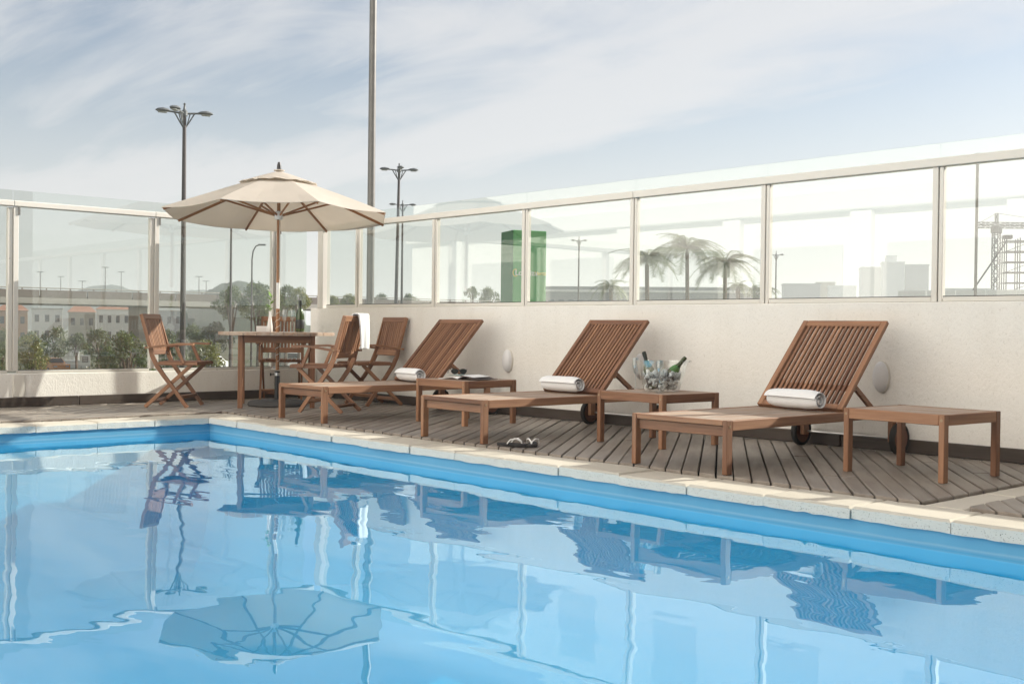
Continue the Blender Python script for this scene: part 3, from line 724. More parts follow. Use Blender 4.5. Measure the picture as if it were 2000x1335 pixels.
# ------------------------------------------------------------------ folding armchairs
def make_chair():
    t = thing('folding_armchair', '', 'chair', group='folding wooden armchairs round the table'); hw = 0.205
    U = lambda u, z, x=0: (x, u-0.205, z)
    for s in (-1, 1):
        MB().sweep([U(-0.030, 0.85, s*hw), U(0.02, 0.68, s*hw), U(0.056, 0.555, s*hw), U(0.076, 0.47, s*hw), U(0.118, 0.385, s*hw), U(0.19, 0.285, s*hw), U(0.258, 0.20, s*hw), U(0.405, 0.003, s*hw)],
                   0.022, [0.03, 0.034, 0.036, 0.038, 0.038, 0.036, 0.034, 0.032], (1, 0, 0)).build('back_leg', 'teak', t)
        MB().sweep([U(0.002, 0.003, s*(hw-0.024)), U(0.435, 0.392, s*(hw-0.024))], 0.02, 0.032, (1, 0, 0)).build('front_leg', 'teak', t)
        MB().beam(U(0.125, 0.402, s*(hw+0.0)), U(0.50, 0.402, s*(hw+0.0)), 0.020, 0.028, side=(1, 0, 0)).build('seat_rail', 'teak', t)
        MB().sweep([U(0.018, 0.545, s*(hw+0.016)), U(0.10, 0.552, s*(hw+0.016)), U(0.22, 0.570, s*(hw+0.018)), U(0.34, 0.583, s*(hw+0.02)), U(0.47, 0.580, s*(hw+0.02))], [0.05, 0.05, 0.05, 0.05, 0.05][0], 0.018, (1, 0, 0)).build('armrest', 'teak', t)
        MB().beam(U(0.30, 0.568, s*(hw+0.012)), U(0.375, 0.40, s*(hw+0.012)), 0.018, 0.03, side=(1, 0, 0)).build('arm_support', 'teak', t)
        MB().tube([U(0.056, 0.55, s*(hw+0.008)), U(0.056, 0.55, s*(hw+0.045))], 0.007, 8).build('pivot_bolt', 'brass_bolt', t)
    MB().beam(U(-0.018, 0.828, -hw+0.0105), U(-0.018, 0.828, hw-0.0105), 0.018, 0.05, side=(0, 1, 0.28)).build('top_rail', 'teak', t)
    MB().beam(U(0.066, 0.505, -hw+0.0105), U(0.066, 0.505, hw-0.0105), 0.018, 0.052, side=(0, 1, 0.28)).build('lower_back_rail', 'teak', t)
    n = 11; iw = 2*hw-0.03; p = iw/n
    for k in range(n):
        x = -iw/2+p*(k+0.5); MB().beam(U(-0.009, 0.803, x), U(0.060, 0.53, x), p-0.011, 0.012, side=(1, 0, 0), bev=0.0015).build('back_slat', 'teak', t)
    n = 9; iw = 2*hw-0.024; p = iw/n
    for k in range(n):
        x = -iw/2+p*(k+0.5); MB().beam(U(0.135, 0.415, x), U(0.498, 0.415, x), p-0.009, 0.013, side=(1, 0, 0), bev=0.0015).build('seat_slat', 'teak', t)
    MB().beam(U(0.485, 0.400, -hw+0.012), U(0.485, 0.400, hw-0.012), 0.02, 0.018, side=(0, 1, 0)).build('seat_bar', 'teak', t)
    MB().beam(U(0.148, 0.400, -hw+0.012), U(0.148, 0.400, hw-0.012), 0.02, 0.018, side=(0, 1, 0)).build('seat_bar', 'teak', t)
    MB().beam(U(0.335, 0.098, -hw+0.012), U(0.335, 0.098, hw-0.012), 0.018, 0.034, side=(0, 1, -0.7)).build('stretcher', 'teak', t)
    MB().beam(U(0.062, 0.058, -hw+0.036), U(0.062, 0.058, hw-0.036), 0.018, 0.034, side=(0, 1, 0.9)).build('stretcher', 'teak', t)
    return t
ch = make_chair()
CH = []
for i, (x, y, a, lab) in enumerate(((0.637, -1.955, 44, 'folding wooden armchair standing alone at the left, before the glass'),
                                    (1.985, -1.115, -150, 'folding wooden armchair with a white towel hung over its back'),
                                    (1.447, -0.265, -95, 'folding wooden armchair against the wall beside the first lounger'),
                                    (0.300, -0.620, -32, 'folding wooden armchair behind the table, facing the camera'))):
    o = ch if i == 0 else copy_tree(ch)
    o.location = (x, y, 0); o.rotation_euler = (0, 0, R(a-90)); o['label'] = lab; CH.append(o)
# towel hung over the chair back
tw = MB(); nu, nvv = 46, 16; vs = []; fs = []
prof = []
for k in range(nu+1):
    s_ = -0.20+0.53*k/nu             # length along the cloth; 0 = top of the rail
    if s_ < -0.03: yv, zv = 0.022+0.012, 0.862+(s_+0.03)*0.97; yv += 0.0-(s_+0.03)*0.24
    elif s_ > 0.03: yv, zv = -0.030-(s_-0.03)*0.03, 0.862-(s_-0.03)
    else: a = (s_/0.03)*math.pi/2; yv, zv = 0.002-math.sin(a)*0.032, 0.862+math.cos(a)*0.012
    prof.append((s_, yv, zv))
for k, (s_, yv, zv) in enumerate(prof):
    for j in range(nvv+1):
        u_ = j/nvv; amt = max(0, abs(s_)-0.02)
        fold = 0.045*amt*math.sin(u_*11+0.6)+0.02*amt*math.sin(u_*23+s_*6)
        spread = 1+0.25*max(0, s_)*1.2
        vs.append(((u_-0.5)*0.20*spread+0.012*math.sin(s_*9)*(1 if s_ > 0 else 0), yv-0.023-(fold+abs(amt)*0.02 if s_ > 0 else -fold*0.3), zv+0.004*math.sin(u_*7)*(s_ > 0.2)))
for k in range(nu):
    for j in range(nvv): a = k*(nvv+1)+j; fs.append([a, a+1, a+nvv+2, a+nvv+1])
tw.add(vs, fs, None, True)
o = tw.build('hanging_towel', 'terry', None, recalc=False, angle=80)
sm = o.modifiers.new('thickness', 'SOLIDIFY'); sm.thickness = 0.011; sm.offset = 0
c0 = CH[1].matrix_basis; mloc = Matrix.Translation(Vector((1.985, -1.115, 0))) @ Matrix.Rotation(R(-240), 4, 'Z') @ Matrix.Translation(Vector((0.085, -0.205-0.018, 0)))
o.matrix_world = mloc; tag(o, 'white towel hanging over the back of a folding chair', 'towel')

# ------------------------------------------------------------------ parasol and its base
UC = Vector((1.088, -1.131, 0))
t = thing('parasol', 'cream octagonal garden parasol with wooden ribs over the round table', 'umbrella', UC, va)
ZR, ZA, RU = 1.795, 2.19, 1.085; tilt = 0.043        # rim height, apex, radius, lean towards the viewer
def cz(r, x): return ZA-(ZA-ZR)*((r/RU)**1.12)+tilt*x
ZV = cz(0.37, 0)
def vert(k, r): a = R(22.5+45*k); return math.cos(a)*r, math.sin(a)*r
cp = MB(); vs = []; fs = []; NR = 9; NS = 6
rs = [0.05+(RU-0.05)*i/NR for i in range(NR+1)]
for r in rs:
    for k in range(8):
        xa, ya = vert(k, r); xb, yb = vert(k+1, r)
        for q in range(NS):
            f_ = q/NS; x = xa+(xb-xa)*f_; y = ya+(yb-ya)*f_
            sag = -0.020*math.sin(math.pi*f_)*(r/RU)**2+0.003*math.sin(9*f_+k*2.1+r*7)*(r/RU)
            e = (0.030 if False else 0)
            zz = cz(r, x)+sag; sc = 1-0.012*math.sin(math.pi*f_)*(r/RU); vs.append((x*sc, y*sc, zz))
nn = 8*NS
for i in range(NR):
    for j in range(nn): k = (j+1) % nn; fs.append([i*nn+j, i*nn+k, (i+1)*nn+k, (i+1)*nn+j])
cp.add(vs, fs, None, False); co = cp.build('canopy', 'canopy_fabric', t, recalc=False)
md = co.modifiers.new('cloth', 'SOLIDIFY'); md.thickness = 0.003; md.offset = 0
hem = MB()
for k in range(8):
    xa, ya = vert(k, RU); xb, yb = vert(k+1, RU); P = []
    for q in range(NS+1):
        f_ = q/NS; sc = 1-0.012*math.sin(math.pi*f_); x = (xa+(xb-xa)*f_)*sc; y = (ya+(yb-ya)*f_)*sc
        P.append((x, y, cz(RU, x)-0.020*math.sin(math.pi*f_)))
    hem.tube(P, 0.0035, 5)
hem.build('hem', 'canopy_fabric', co)
vp = MB(); vs = []; fs = []
for i, r in enumerate((0.035, 0.12, 0.22, 0.31, 0.385)):
    for k in range(8):
        xa, ya = vert(k, r); xb, yb = vert(k+1, r)
        for q in range(NS):
            f_ = q/NS; x = xa+(xb-xa)*f_; y = ya+(yb-ya)*f_
            vs.append((x, y, cz(r, x)+0.030-0.010*(r/0.385)+0.010*math.sin(math.pi*f_)*(r/0.385)**2+(0.006*math.sin(f_*13+k) if i == 4 else 0)))
for i in range(4):
    for j in range(nn): k = (j+1) % nn; fs.append([i*nn+j, i*nn+k, (i+1)*nn+k, (i+1)*nn+j])
vp.add(vs, fs, None, False); vo_ = vp.build('vent_cap', 'canopy_fabric', co, recalc=False)
md = vo_.modifiers.new('cloth', 'SOLIDIFY'); md.thickness = 0.003; md.offset = 0
ZH = 1.80
for k in range(8):
    xv, yv = vert(k, RU-0.012); xi, yi = vert(k, 0.03); off = -0.022
    MB().beam((xi, yi, cz(0.03, xi)+off), (xv, yv, cz(RU-0.012, xv)+off*0.75), 0.016, 0.024).build('rib', 'pole_wood', t)
    xm, ym = vert(k, 0.56); xi, yi = vert(k, 0.03)
    MB().beam((xi, yi, ZH+tilt*xi), (xm, ym, cz(0.56, xm)-0.036), 0.014, 0.018).build('strut', 'pole_wood', t)
MB().lathe([(0.017, ZH-0.04), (0.036, ZH-0.038), (0.042, ZH-0.01), (0.042, ZH+0.02), (0.03, ZH+0.04), (0.017, ZH+0.042)], 20).build('runner', 'white_gloss', t)
MB().lathe([(0.017, ZA-0.06), (0.04, ZA-0.055), (0.04, ZA-0.01), (0.017, ZA)], 20).build('top_hub', 'white_gloss', t)
MB().tube([(0, 0, 0.34), (0, 0, 0.92)], 0.0165, 14).build('pole', 'pole_wood', t)
MB().tube([(0, 0, 1.165), (0, 0, ZA+0.02)], 0.0165, 14).build('pole', 'pole_wood', t)
MB().tube([(0, 0, 0.9), (0, 0, 1.18)], 0.0155, 14).build('pole_sleeve', 'white_gloss', t)
MB().lathe([(0.05, ZA+0.032), (0.052, ZA+0.04), (0.02, ZA+0.046), (0.0, ZA+0.046)], 16).build('cap_plate', 'canopy_fabric', t)
MB().lathe([(0.0, ZA+0.044), (0.022, ZA+0.044), (0.020, ZA+0.085), (0.012, ZA+0.115), (0.0, ZA+0.118)], 16).build('finial', 'black_metal', t)
P = [(0.021*math.cos(q*0.5), 0.021*math.sin(q*0.5), 0.42+0.0013*q*4) for q in range(0, 95)]
P += [(0.024, 0.012, z) for z in (0.96, 1.1, 1.3, 1.5, 1.7, 1.79)]
MB().tube(P, 0.0028, 5).build('cord', 'rope', t)
t = thing('parasol_stand', 'round dark parasol base with black tube and clamp', 'umbrella base', UC, va)
MB().lathe([(0.0, 0.0), (0.265, 0.0), (0.275, 0.012), (0.27, 0.035), (0.25, 0.048), (0.06, 0.062), (0.0, 0.062)], 48).build('disc', 'dark_concrete', t)
MB().lathe([(0.0255, 0.06), (0.0255, 0.325), (0.0215, 0.328), (0.0215, 0.30)], 24).build('tube', 'black_metal', t)
MB().lathe([(0.0257, 0.285), (0.0285, 0.286), (0.0285, 0.312), (0.0257, 0.313)], 24).build('clamp_ring', 'steel', t)
MB().tube([(0.01, -0.024, 0.298), (0.015, -0.055, 0.296)], 0.006, 8).tube([(0.015, -0.055, 0.296), (0.017, -0.066, 0.296)], 0.014, 10).build('knob', 'black_metal', t)

# ------------------------------------------------------------------ things on the round table
def tpos(px, back): # across the view (m, right +), away from the viewer (m)
    rr = Vector((fw.y, -fw.x, 0)).normalized(); ff = Vector((fw.x, fw.y, 0)).normalized()
    return UC+rr*px+ff*back+Vector((0, 0, H+0.001))
def bottle(name, label, loc, rot=None, foil='foil_dark', group=None, lab='label_dark', lab2=None):
    t = thing(name, label, 'bottle', loc, 0, group)
    if rot: t.rotation_euler = rot; t.scale = (0.86,)*3
    MB().lathe([(0.0, 0.004), (0.03, 0.0), (0.041, 0.004), (0.0425, 0.02), (0.0425, 0.145), (0.040, 0.165), (0.033, 0.188), (0.022, 0.212), (0.0165, 0.232), (0.0145, 0.255), (0.0145, 0.29), (0.0, 0.29)], 28).build('glass_body', 'bottle_glass', t)
    MB().lathe([(0.0428, 0.035), (0.0433, 0.036), (0.0433, 0.118), (0.0428, 0.119)], 28).build('front_label', lab, t)
    MB().lathe([(0.0172, 0.232), (0.0152, 0.25), (0.0157, 0.262), (0.017, 0.27), (0.017, 0.282), (0.0155, 0.29), (0.0155, 0.302), (0.0, 0.305)], 20).build('foil_cap', foil, t)
    if lab2: MB().lathe([(0.0425, 0.150), (0.0408, 0.166), (0.0338, 0.189), (0.0255, 0.207)], 28).build('shoulder_label', lab2, t)
    return t
def flute(label, loc, group='champagne flutes', wine=False):
    t = thing('champagne_flute', label, 'glass', loc, 0, group)
    MB().lathe([(0.0, 0.0035), (0.029, 0.0), (0.030, 0.002), (0.006, 0.006), (0.0035, 0.012), (0.0033, 0.085), (0.006, 0.095), (0.016, 0.115), (0.0235, 0.145), (0.0245, 0.175), (0.021, 0.212),
                (0.0198, 0.212), (0.0232, 0.175), (0.0222, 0.145), (0.0145, 0.116), (0.003, 0.1), (0.0, 0.099)], 24).build('glass_shell', 'clear_glass', t)
    return t
bottle('champagne_bottle', 'dark green champagne bottle standing on the round table', tpos(0.20, 0.06), lab='label_dark')
flute('champagne flute on the round table, left of the pair', tpos(0.068, -0.02))
flute('champagne flute on the round table, beside the green bottle', tpos(0.133, 0.03))
t = thing('bud_vase', 'slim white bud vase with a green sprig on the table', 'vase', tpos(-0.078, 0.02))
MB().lathe([(0.0, 0.002), (0.022, 0.0), (0.026, 0.006), (0.0255, 0.05), (0.018, 0.11), (0.0115, 0.155), (0.0105, 0.185), (0.0125, 0.195), (0.0105, 0.195), (0.0085, 0.185), (0.0, 0.16)], 20).build('vase_body', 'white_gloss', t)
sp = [(0, 0, 0.15), (0.002, 0.0, 0.22), (-0.002, 0.004, 0.27), (0.006, 0.010, 0.325)]
sprig = MB().tube(sp, 0.0018, 6).build('stem', 'leaf_bright', t)
def leafmesh(L, Wd):
    b_ = MB(); vs = []; fs = []; n_ = 7
    for i in range(n_+1):
        f_ = i/n_; wv = Wd*math.sin(math.pi*min(1, f_*0.96+0.03))**0.8*(1-0.25*f_); zb_ = -0.18*L*f_*f_
        vs += [(f_*L, -wv, zb_+wv*0.25), (f_*L, 0, zb_), (f_*L, wv, zb_+wv*0.25)]
    for i in range(n_): fs += [[i*3, i*3+1, i*3+4, i*3+3], [i*3+1, i*3+2, i*3+5, i*3+4]]
    return b_.add(vs, fs, None, True).mesh('leaf', 'leaf_bright', False)
lm = leafmesh(0.062, 0.0145)
for k, (z, az, el) in enumerate(((0.205, 2.6, 35), (0.21, 0.1, 20), (0.235, -2.2, 30), (0.245, 3.6, 15), (0.262, 0.7, 35), (0.275, 2.2, 40), (0.30, -0.8, 45), (0.312, 1.8, 62), (0.322, 3.9, 70), (0.225, 4.6, 25))):
    x = 0.002*(k % 3-1); o = obj('leaf', lm, t, (x+0.003*(z > 0.29), 0.006*(z > 0.26), z), (0, -R(el), az+va)); o.scale = (0.95+0.1*(k % 3),)*3
t = thing('menu_card', 'low white card standing on the table beside the vase', 'card', tpos(-0.158, 0.05), va)
MB().box((0, 0, 0.027), (0.05, 0.105, 0.054), bev=0.002).build('card_block', 'white_paper', t)

# ------------------------------------------------------------------ ice bucket and friends on the middle side table
BK = Vector((5.592, -0.835, 0.3495)); bz = 0.0
t = thing('ice_bucket', 'clear acrylic champagne bucket filled with ice and bottles', 'ice bucket', BK, va+R(90))
oq = [(0.0, 0.004), (0.100, 0.0), (0.112, 0.008), (0.128, 0.05), (0.146, 0.11), (0.160, 0.17), (0.168, 0.205), (0.1655, 0.206), (0.157, 0.17), (0.143, 0.11), (0.125, 0.052), (0.108, 0.012), (0.0, 0.010)]
MB().lathe(oq, 48, sx=1.06, sy=0.78).build('bowl', 'acrylic', t)
for s in (-1, 1):
    b_ = MB().tube([(s*0.172, -0.035, 0.200), (s*0.192, -0.03, 0.203), (s*0.20, 0, 0.204), (s*0.192, 0.03, 0.203), (s*0.172, 0.035, 0.200)], 0.006, 8); b_.build('handle', 'acrylic', t)
ic = MB()
for k in range(230):
    for _ in range(30):
        z = random.uniform(0.02, 0.135); lim = 0.105+z*0.30; x = random.uniform(-1, 1)*lim*1.0; y = random.uniform(-1, 1)*lim*0.74
        if (x/(lim*1.0))**2+(y/(lim*0.74))**2 < 0.86: break
    e = random.uniform(0.016, 0.03); ic.box((x, y, z), (e, e*random.uniform(0.7, 1), e*random.uniform(0.6, 1)), Euler((random.uniform(0, 3), random.uniform(0, 3), random.uniform(0, 3))).to_matrix(), 0.005)
o = ic.build('ice', 'ice_glass', t); o['kind'] = 'stuff'
lt = text_mesh('Veuve Clicquot', 0.027, 0.0, True)
for v in lt.vertices:
    x = v.co.x; z = v.co.y+0.098; a_, b2 = 0.1455*1.06+0.0015+(v.co.y*0.27), 0.1455*0.78+0.0015+(v.co.y*0.2); ang = -math.pi/2+(x-0.032)/0.152
    v.co = (math.cos(ang)*a_, math.sin(ang)*b2, z)
lt.materials.append(MATS['label_dark']); obj('lettering', lt, t)
right = Vector((fw.y, -fw.x, 0)).normalized(); away = Vector((fw.x, fw.y, 0)).normalized()
def leaning(loc, lean):  # bottle tipped sideways (towards viewer's right +)
    axis = away; q = Matrix.Rotation(lean, 3, axis); return q.to_euler()
bottle('champagne_bottle_iced', 'upright champagne bottle with black foil in the ice bucket', BK-right*0.052+away*0.01+Vector((0, 0, 0.0135)), leaning(None, R(-16)), 'foil_dark')
bottle('champagne_bottle_iced', 'green champagne bottle leaning right in the ice bucket', BK-right*0.012-away*0.012+Vector((0, 0, 0.030)), leaning(None, R(40)), 'foil_green', lab2='label_green')
flute('champagne flute at the back of the bucket table, beside the lounger', (5.235, -0.70, 0.3495))
flute('champagne flute standing in front of the ice bucket', (5.70, -0.985, 0.3495))

# ------------------------------------------------------------------ magazine and sunglasses
t = thing('magazine', 'open magazine lying on the far side table', 'magazine', (3.60, -0.87, 0.3495), R(12))
for s, mt_ in ((-1, 'white_paper'), (1, 'page_dark')):
    b_ = MB(); vs = []; fs = []
    for i in range(13):
        f_ = i/12; x = s*f_*0.20; z = 0.004+0.026*math.sin(math.pi*min(1, f_*1.25))*(1-f_*0.75)*(1.0 if s > 0 else 0.8)
        for y in (-0.13, 0.13): vs.append((x, y, z+0.004*(y > 0)*(1-f_)))
    for i in range(12): fs.append([i*2, i*2+1, i*2+3, i*2+2])
    o = b_.add(vs, fs, None, True).build('page', mt_, t, recalc=False); mo = o.modifiers.new('leaf', 'SOLIDIFY'); mo.thickness = 0.0035
b_ = MB().box((-0.10, 0.02, 0.0305), (0.11, 0.15, 0.0012), bev=0.0); b_.build('picture', 'page_photo', t)
b_ = MB(); b_.add([(0.03, -0.12, 0.034), (0.15, -0.12, 0.020), (0.15, 0.10, 0.023), (0.03, 0.10, 0.037)], [[0, 1, 2, 3]]).build('loose_page', 'white_paper', t, recalc=False)
t = thing('sunglasses', 'dark sunglasses resting on the open magazine', 'sunglasses', (3.545, -0.92, 0.388), va+R(90)+R(8))
for s in (-1, 1):
    pts = []
    for k in range(20):
        a = 2*math.pi*k/20; x = 0.029*math.cos(a); z = 0.022*math.sin(a)
        if z > 0: z *= 0.75
        pts.append((x*(1-0.12*(z < 0)), z))
    b_ = MB().prism(pts, -0.0012, 0.0012); b_.v = [(v[0]+s*0.034, -v[2], v[1]+0.024) for v in b_.v]; b_.build('lens', 'lens_dark', t)
    b_ = MB().tube([(s*0.034+p[0]*1.03, -0.001, p[1]*1.03+0.024) for p in pts]+[(s*0.034+pts[0][0]*1.03, -0.001, pts[0][1]*1.03+0.024)], 0.0026, 6); b_.build('rim', 'black_metal', t)
    MB().tube([(s*0.066, 0.0, 0.038), (s*0.069, 0.03, 0.036), (s*0.068, 0.09, 0.026), (s*0.064, 0.125, 0.004)], 0.0028, 6).build('temple', 'black_metal', t)
MB().tube([(-0.008, 0, 0.03), (0, -0.002, 0.034), (0.008, 0, 0.03)], 0.0026, 6).build('bridge', 'black_metal', t)

# ------------------------------------------------------------------ flip-flops
def flipflop(loc, rz, label, flip=1):
    t = thing('flip_flop', label, 'sandal', loc, rz, 'pair of flip-flops on the deck')
    pts = [];
    for k in range(36):
        a = 2*math.pi*k/36; y = math.sin(a)*0.125; x = math.cos(a)*(0.043+0.010*math.sin(a)-0.006*math.cos(2*a+0.4))+0.006*flip*math.sin(a)
        pts.append((x, y))
    MB().prism(pts, 0.0, 0.022, 0.004).build('sole', 'sole_rubber', t); t.scale = (0.86,)*3
    for s in (-1, 1): MB().tube([(0.0, 0.078, 0.018), (0.004*s, 0.07, 0.038), (0.024*s, 0.04, 0.056), (0.042*s, 0.0, 0.050), (0.046*s, -0.025, 0.020)], [0.005, 0.0055, 0.006, 0.006, 0.005], 8).build('strap', 'strap_white', t)
    return t
flipflop((5.165, -1.80, 0.003), R(-62), 'black flip-flop with white straps, the one nearer the pool coping', 1)
flipflop((5.235, -1.685, 0.003), R(-140), 'black flip-flop with white straps, the one further from the pool', -1)

# ------------------------------------------------------------------ oval wall lamps
def make_lamp():
    t = thing('wall_lamp', '', 'wall lamp', group='oval bulkhead lamps on the wall'); rx = Matrix.Rotation(R(90), 3, 'X')
    MB().lathe([(1.0, -0.002), (1.0, 0.01), (0.97, 0.014), (0.0, 0.014)], 40, rot=rx).build('base_plate', 'frame_paint', t)
    MB().lathe([(0.95, 0.012), (0.94, 0.02), (0.84, 0.034), (0.62, 0.046), (0.32, 0.053), (0.0, 0.055)], 40, rot=rx).build('diffuser', 'lamp_diffuser', t)
    for c_ in [x for x in bpy.data.objects if x.parent == t]:
        for v in c_.data.vertices: v.co.x *= 0.058; v.co.z *= 0.105
    return t
lp = make_lamp()
for i, (x, lab) in enumerate(((3.118, 'oval white wall lamp above the table with the magazine'), (4.672, 'oval white wall lamp behind the ice bucket'), (6.735, 'oval white wall lamp beside the nearest lounger backrest'))):
    o = lp if i == 0 else copy_tree(lp); o.location = (x, -0.002, 0.474); o['label'] = lab

#BACKGROUND
HAZE = 0.0007
# ------------------------------------------------------------------ beyond the glass
GZ = -4.05
def PB(px, depth, z=GZ): p = at(px, 640, depth); return Vector((p.x, p.y, z))
def ZB(px, py, depth): return at(px, py, depth).z
def facing(p): return math.atan2(CAM.y-p.y, CAM.x-p.x)
def lamp_head(t, root, ang, reach, drop=0.0, size=1.0):
    d = Vector((math.cos(ang), math.sin(ang), 0)); s_ = Vector((-d.y, d.x, 0)); r_ = Vector(root)
    a = MB().tube([r_, r_+d*reach*0.45+Vector((0, 0, 0.04)), r_+d*reach*0.62+Vector((0, 0, 0.05))], 0.035*size, 7)
    a.tube([r_+Vector((0, 0, -0.55*size)), r_+d*reach*0.14+Vector((0, 0, -0.34*size)), r_+d*reach*0.36+Vector((0, 0, 0.02))], 0.025*size, 6)
    a.tube([r_+d*reach*0.10+Vector((0, 0, -0.38*size)), r_+d*reach*0.20+Vector((0, 0, 0.0))], 0.02*size, 6)
    a.build('arm', 'lamp_head', t)
    vs = []; fs = []; prof = ((0.50, 0.035, 0.03), (0.60, 0.12, 0.06), (0.78, 0.16, 0.085), (0.94, 0.12, 0.06), (1.03, 0.035, 0.02))
    for f_, w_, h_ in prof:
        c_ = r_+d*reach*f_+Vector((0, 0, 0.06-drop*f_)); w_ *= size*1.15; h_ *= size*1.15
        for k in range(10):
            an = 2*math.pi*k/10; zz = math.sin(an)*h_; vs.append(c_+s_*math.cos(an)*w_+Vector((0, 0, zz if zz > 0 else zz*0.7)))
    for i in range(len(prof)-1):
        for k in range(10): j = (k+1) % 10; fs.append([i*10+k, i*10+j, i*10+10+j, i*10+10+k])
    fs += [list(range(10)), list(range((len(prof)-1)*10, len(prof)*10))]
    hd = MB().add(vs, fs, None, True).build('lamp_head', 'lamp_head', t)
    q = r_+d*reach*0.78+Vector((0, 0, 0.06-drop*0.78-0.062*size)); MB().box(q, (0.30*size, 0.19*size, 0.03), Matrix.Rotation(ang, 3, 'Z'), 0.008).build('lens', 'lamp_lens', hd)
def street_lamp(px, depth, ytop, angs, label, r=0.085, reach=0.95, size=1.0, mat='lamp_pole', lean=0.0):
    p = PB(px, depth); zt = ZB(px, ytop, depth)
    t = thing('street_lamp', label, 'street lamp', p, 0, 'tall street lamps beyond the glass')
    h_ = zt-GZ; rr = Vector((fw.y, -fw.x, 0)).normalized()*lean
    MB().tube([(0, 0, 0), tuple(rr*0.5+Vector((0, 0, h_*0.5))), tuple(rr+Vector((0, 0, h_-0.25)))], [r*1.35, r*1.1, r*0.75], 12).build('pole', mat, t)
    MB().lathe([(0.0, h_-0.3), (r*1.3, h_-0.28), (r*1.3, h_-0.12), (r*0.6, h_-0.05), (0.03, h_+0.10), (0.05, h_+0.14), (0.0, h_+0.19)], 12, c=rr).build('cap', 'lamp_head', t)
    b0 = facing(p)
    for a in angs: lamp_head(t, rr+Vector((0, 0, h_-0.2)), b0+R(a), reach, size=size)
    return t
street_lamp(357, 40, 212, (98, -82, -25), 'tall three headed street lamp rising left of the parasol', lean=0.0)
street_lamp(770, 59, 326, (95, -85, 5), 'three headed street lamp right of the tall bare pole', reach=0.97, lean=0.17)
street_lamp(784, 87, 396, (92, -85), 'smaller two headed street lamp just right of the three headed one', reach=1.0)
street_lamp(450, 66, 405, (100, -80, 170), 'street lamp pole seen through glass below the parasol canopy', r=0.07)
street_lamp(1129, 92, 466, (92, -88), 'pale two headed street lamp right of the green sign', r=0.07, reach=0.62, size=0.8)
street_lamp(1514, 96, 494, (92, -88), 'small two headed street lamp among the rightmost palm', r=0.07, reach=0.62, size=0.8)
p = PB(491, 62); t = thing('curved_street_lamp', 'slim street lamp with a curved arm seen under the parasol', 'street lamp', p)
zt = ZB(500, 478, 62)-GZ; rr = Vector((fw.y, -fw.x, 0)).normalized()
MB().tube([Vector((0, 0, 0)), Vector((0, 0, zt*0.6)), Vector((0, 0, zt-0.8)), rr*0.06+Vector((0, 0, zt-0.35)), rr*0.2+Vector((0, 0, zt-0.08)), rr*0.42+Vector((0, 0, zt))], [0.06, 0.05, 0.042, 0.04, 0.036, 0.03], 10).build('pole', 'lamp_pole', t)
q = rr*0.42+Vector((0, 0, zt)); MB().box(q+rr*0.12, (0.42, 0.16, 0.09), Matrix.Rotation(math.atan2(rr.y, rr.x), 3, 'Z'), 0.03).build('lamp_head', 'lamp_head', t)
p = PB(722.5, 22); t = thing('tall_steel_pole', 'tall bare galvanised pole running out of the top of the picture', 'pole', p)
MB().tube([(0, 0, 0), (0, 0, 6), (0, 0, 11.5), (0, 0, 17)], [0.082, 0.075, 0.068, 0.06], 16).build('shaft', 'galvanised', t)
for z in (2.2, 14.0): MB().lathe([(0.07, z), (0.087, z+0.01), (0.087, z+0.09), (0.07, z+0.10)], 16).build('collar', 'galvanised', t)
p = PB(1904, 20); t = thing('steel_post', 'thin grey steel post behind the rightmost glass pane', 'pole', p)
MB().tube([(0, 0, 0), (0, 0, ZB(1904, 300, 20)-GZ)], 0.026, 10).build('shaft', 'galvanised', t)
MB().lathe([(0.0, ZB(1904, 318, 20)-GZ), (0.034, ZB(1904, 317, 20)-GZ), (0.034, ZB(1904, 300, 20)-GZ), (0.0, ZB(1904, 299, 20)-GZ)], 10).build('cap', 'lamp_pole', t)

# green totem sign
p = PB(1006, 45); zt = ZB(1006, 449, 45)-GZ; fa = facing(p)
t = thing('totem_sign', 'tall green box shaped advertising sign behind the glass', 'sign', p, fa+R(22))
Wd, Dp = 1.42, 1.30
MB().box((-Dp/2, 0.60, zt/2), (Dp, Wd, zt), bev=0.02).build('sign_box', 'sign_green', t)
MB().box((-Dp/2, 0.60-Wd/2-0.012, zt/2), (Dp-0.04, 0.02, zt-0.04), bev=0.004).build('side_panel', 'sign_green_dark', t)
MB().box((0.012, 0.60, zt/2), (0.02, Wd-0.04, zt-0.04), bev=0.004).build('front_panel', 'sign_green', t)
zl = ZB(1040, 533, 45)-GZ
def sign_text(body, size, mat, y):
    me = text_mesh(body, size, 0.006, True); me.materials.append(MATS[mat]); o = obj('lettering', me, t, (0.034, y, zl), (R(90), 0, R(90))); return o
sign_text('Localiza', 0.30, 'sign_white', 0.44); sign_text('Hertz', 0.21, 'sign_yellow', 1.04)
bq = MB()
for k in range(14):
    a0, a1 = R(60+k*18), R(60+(k+1)*18); bq.beam((0.03, -0.02+0.11*math.cos(a0), zl+0.14*math.sin(a0)), (0.03, -0.02+0.11*math.cos(a1), zl+0.14*math.sin(a1)), 0.012, 0.03, side=(1, 0, 0), bev=0.0)
bq.build('emblem', 'sign_yellow', t)

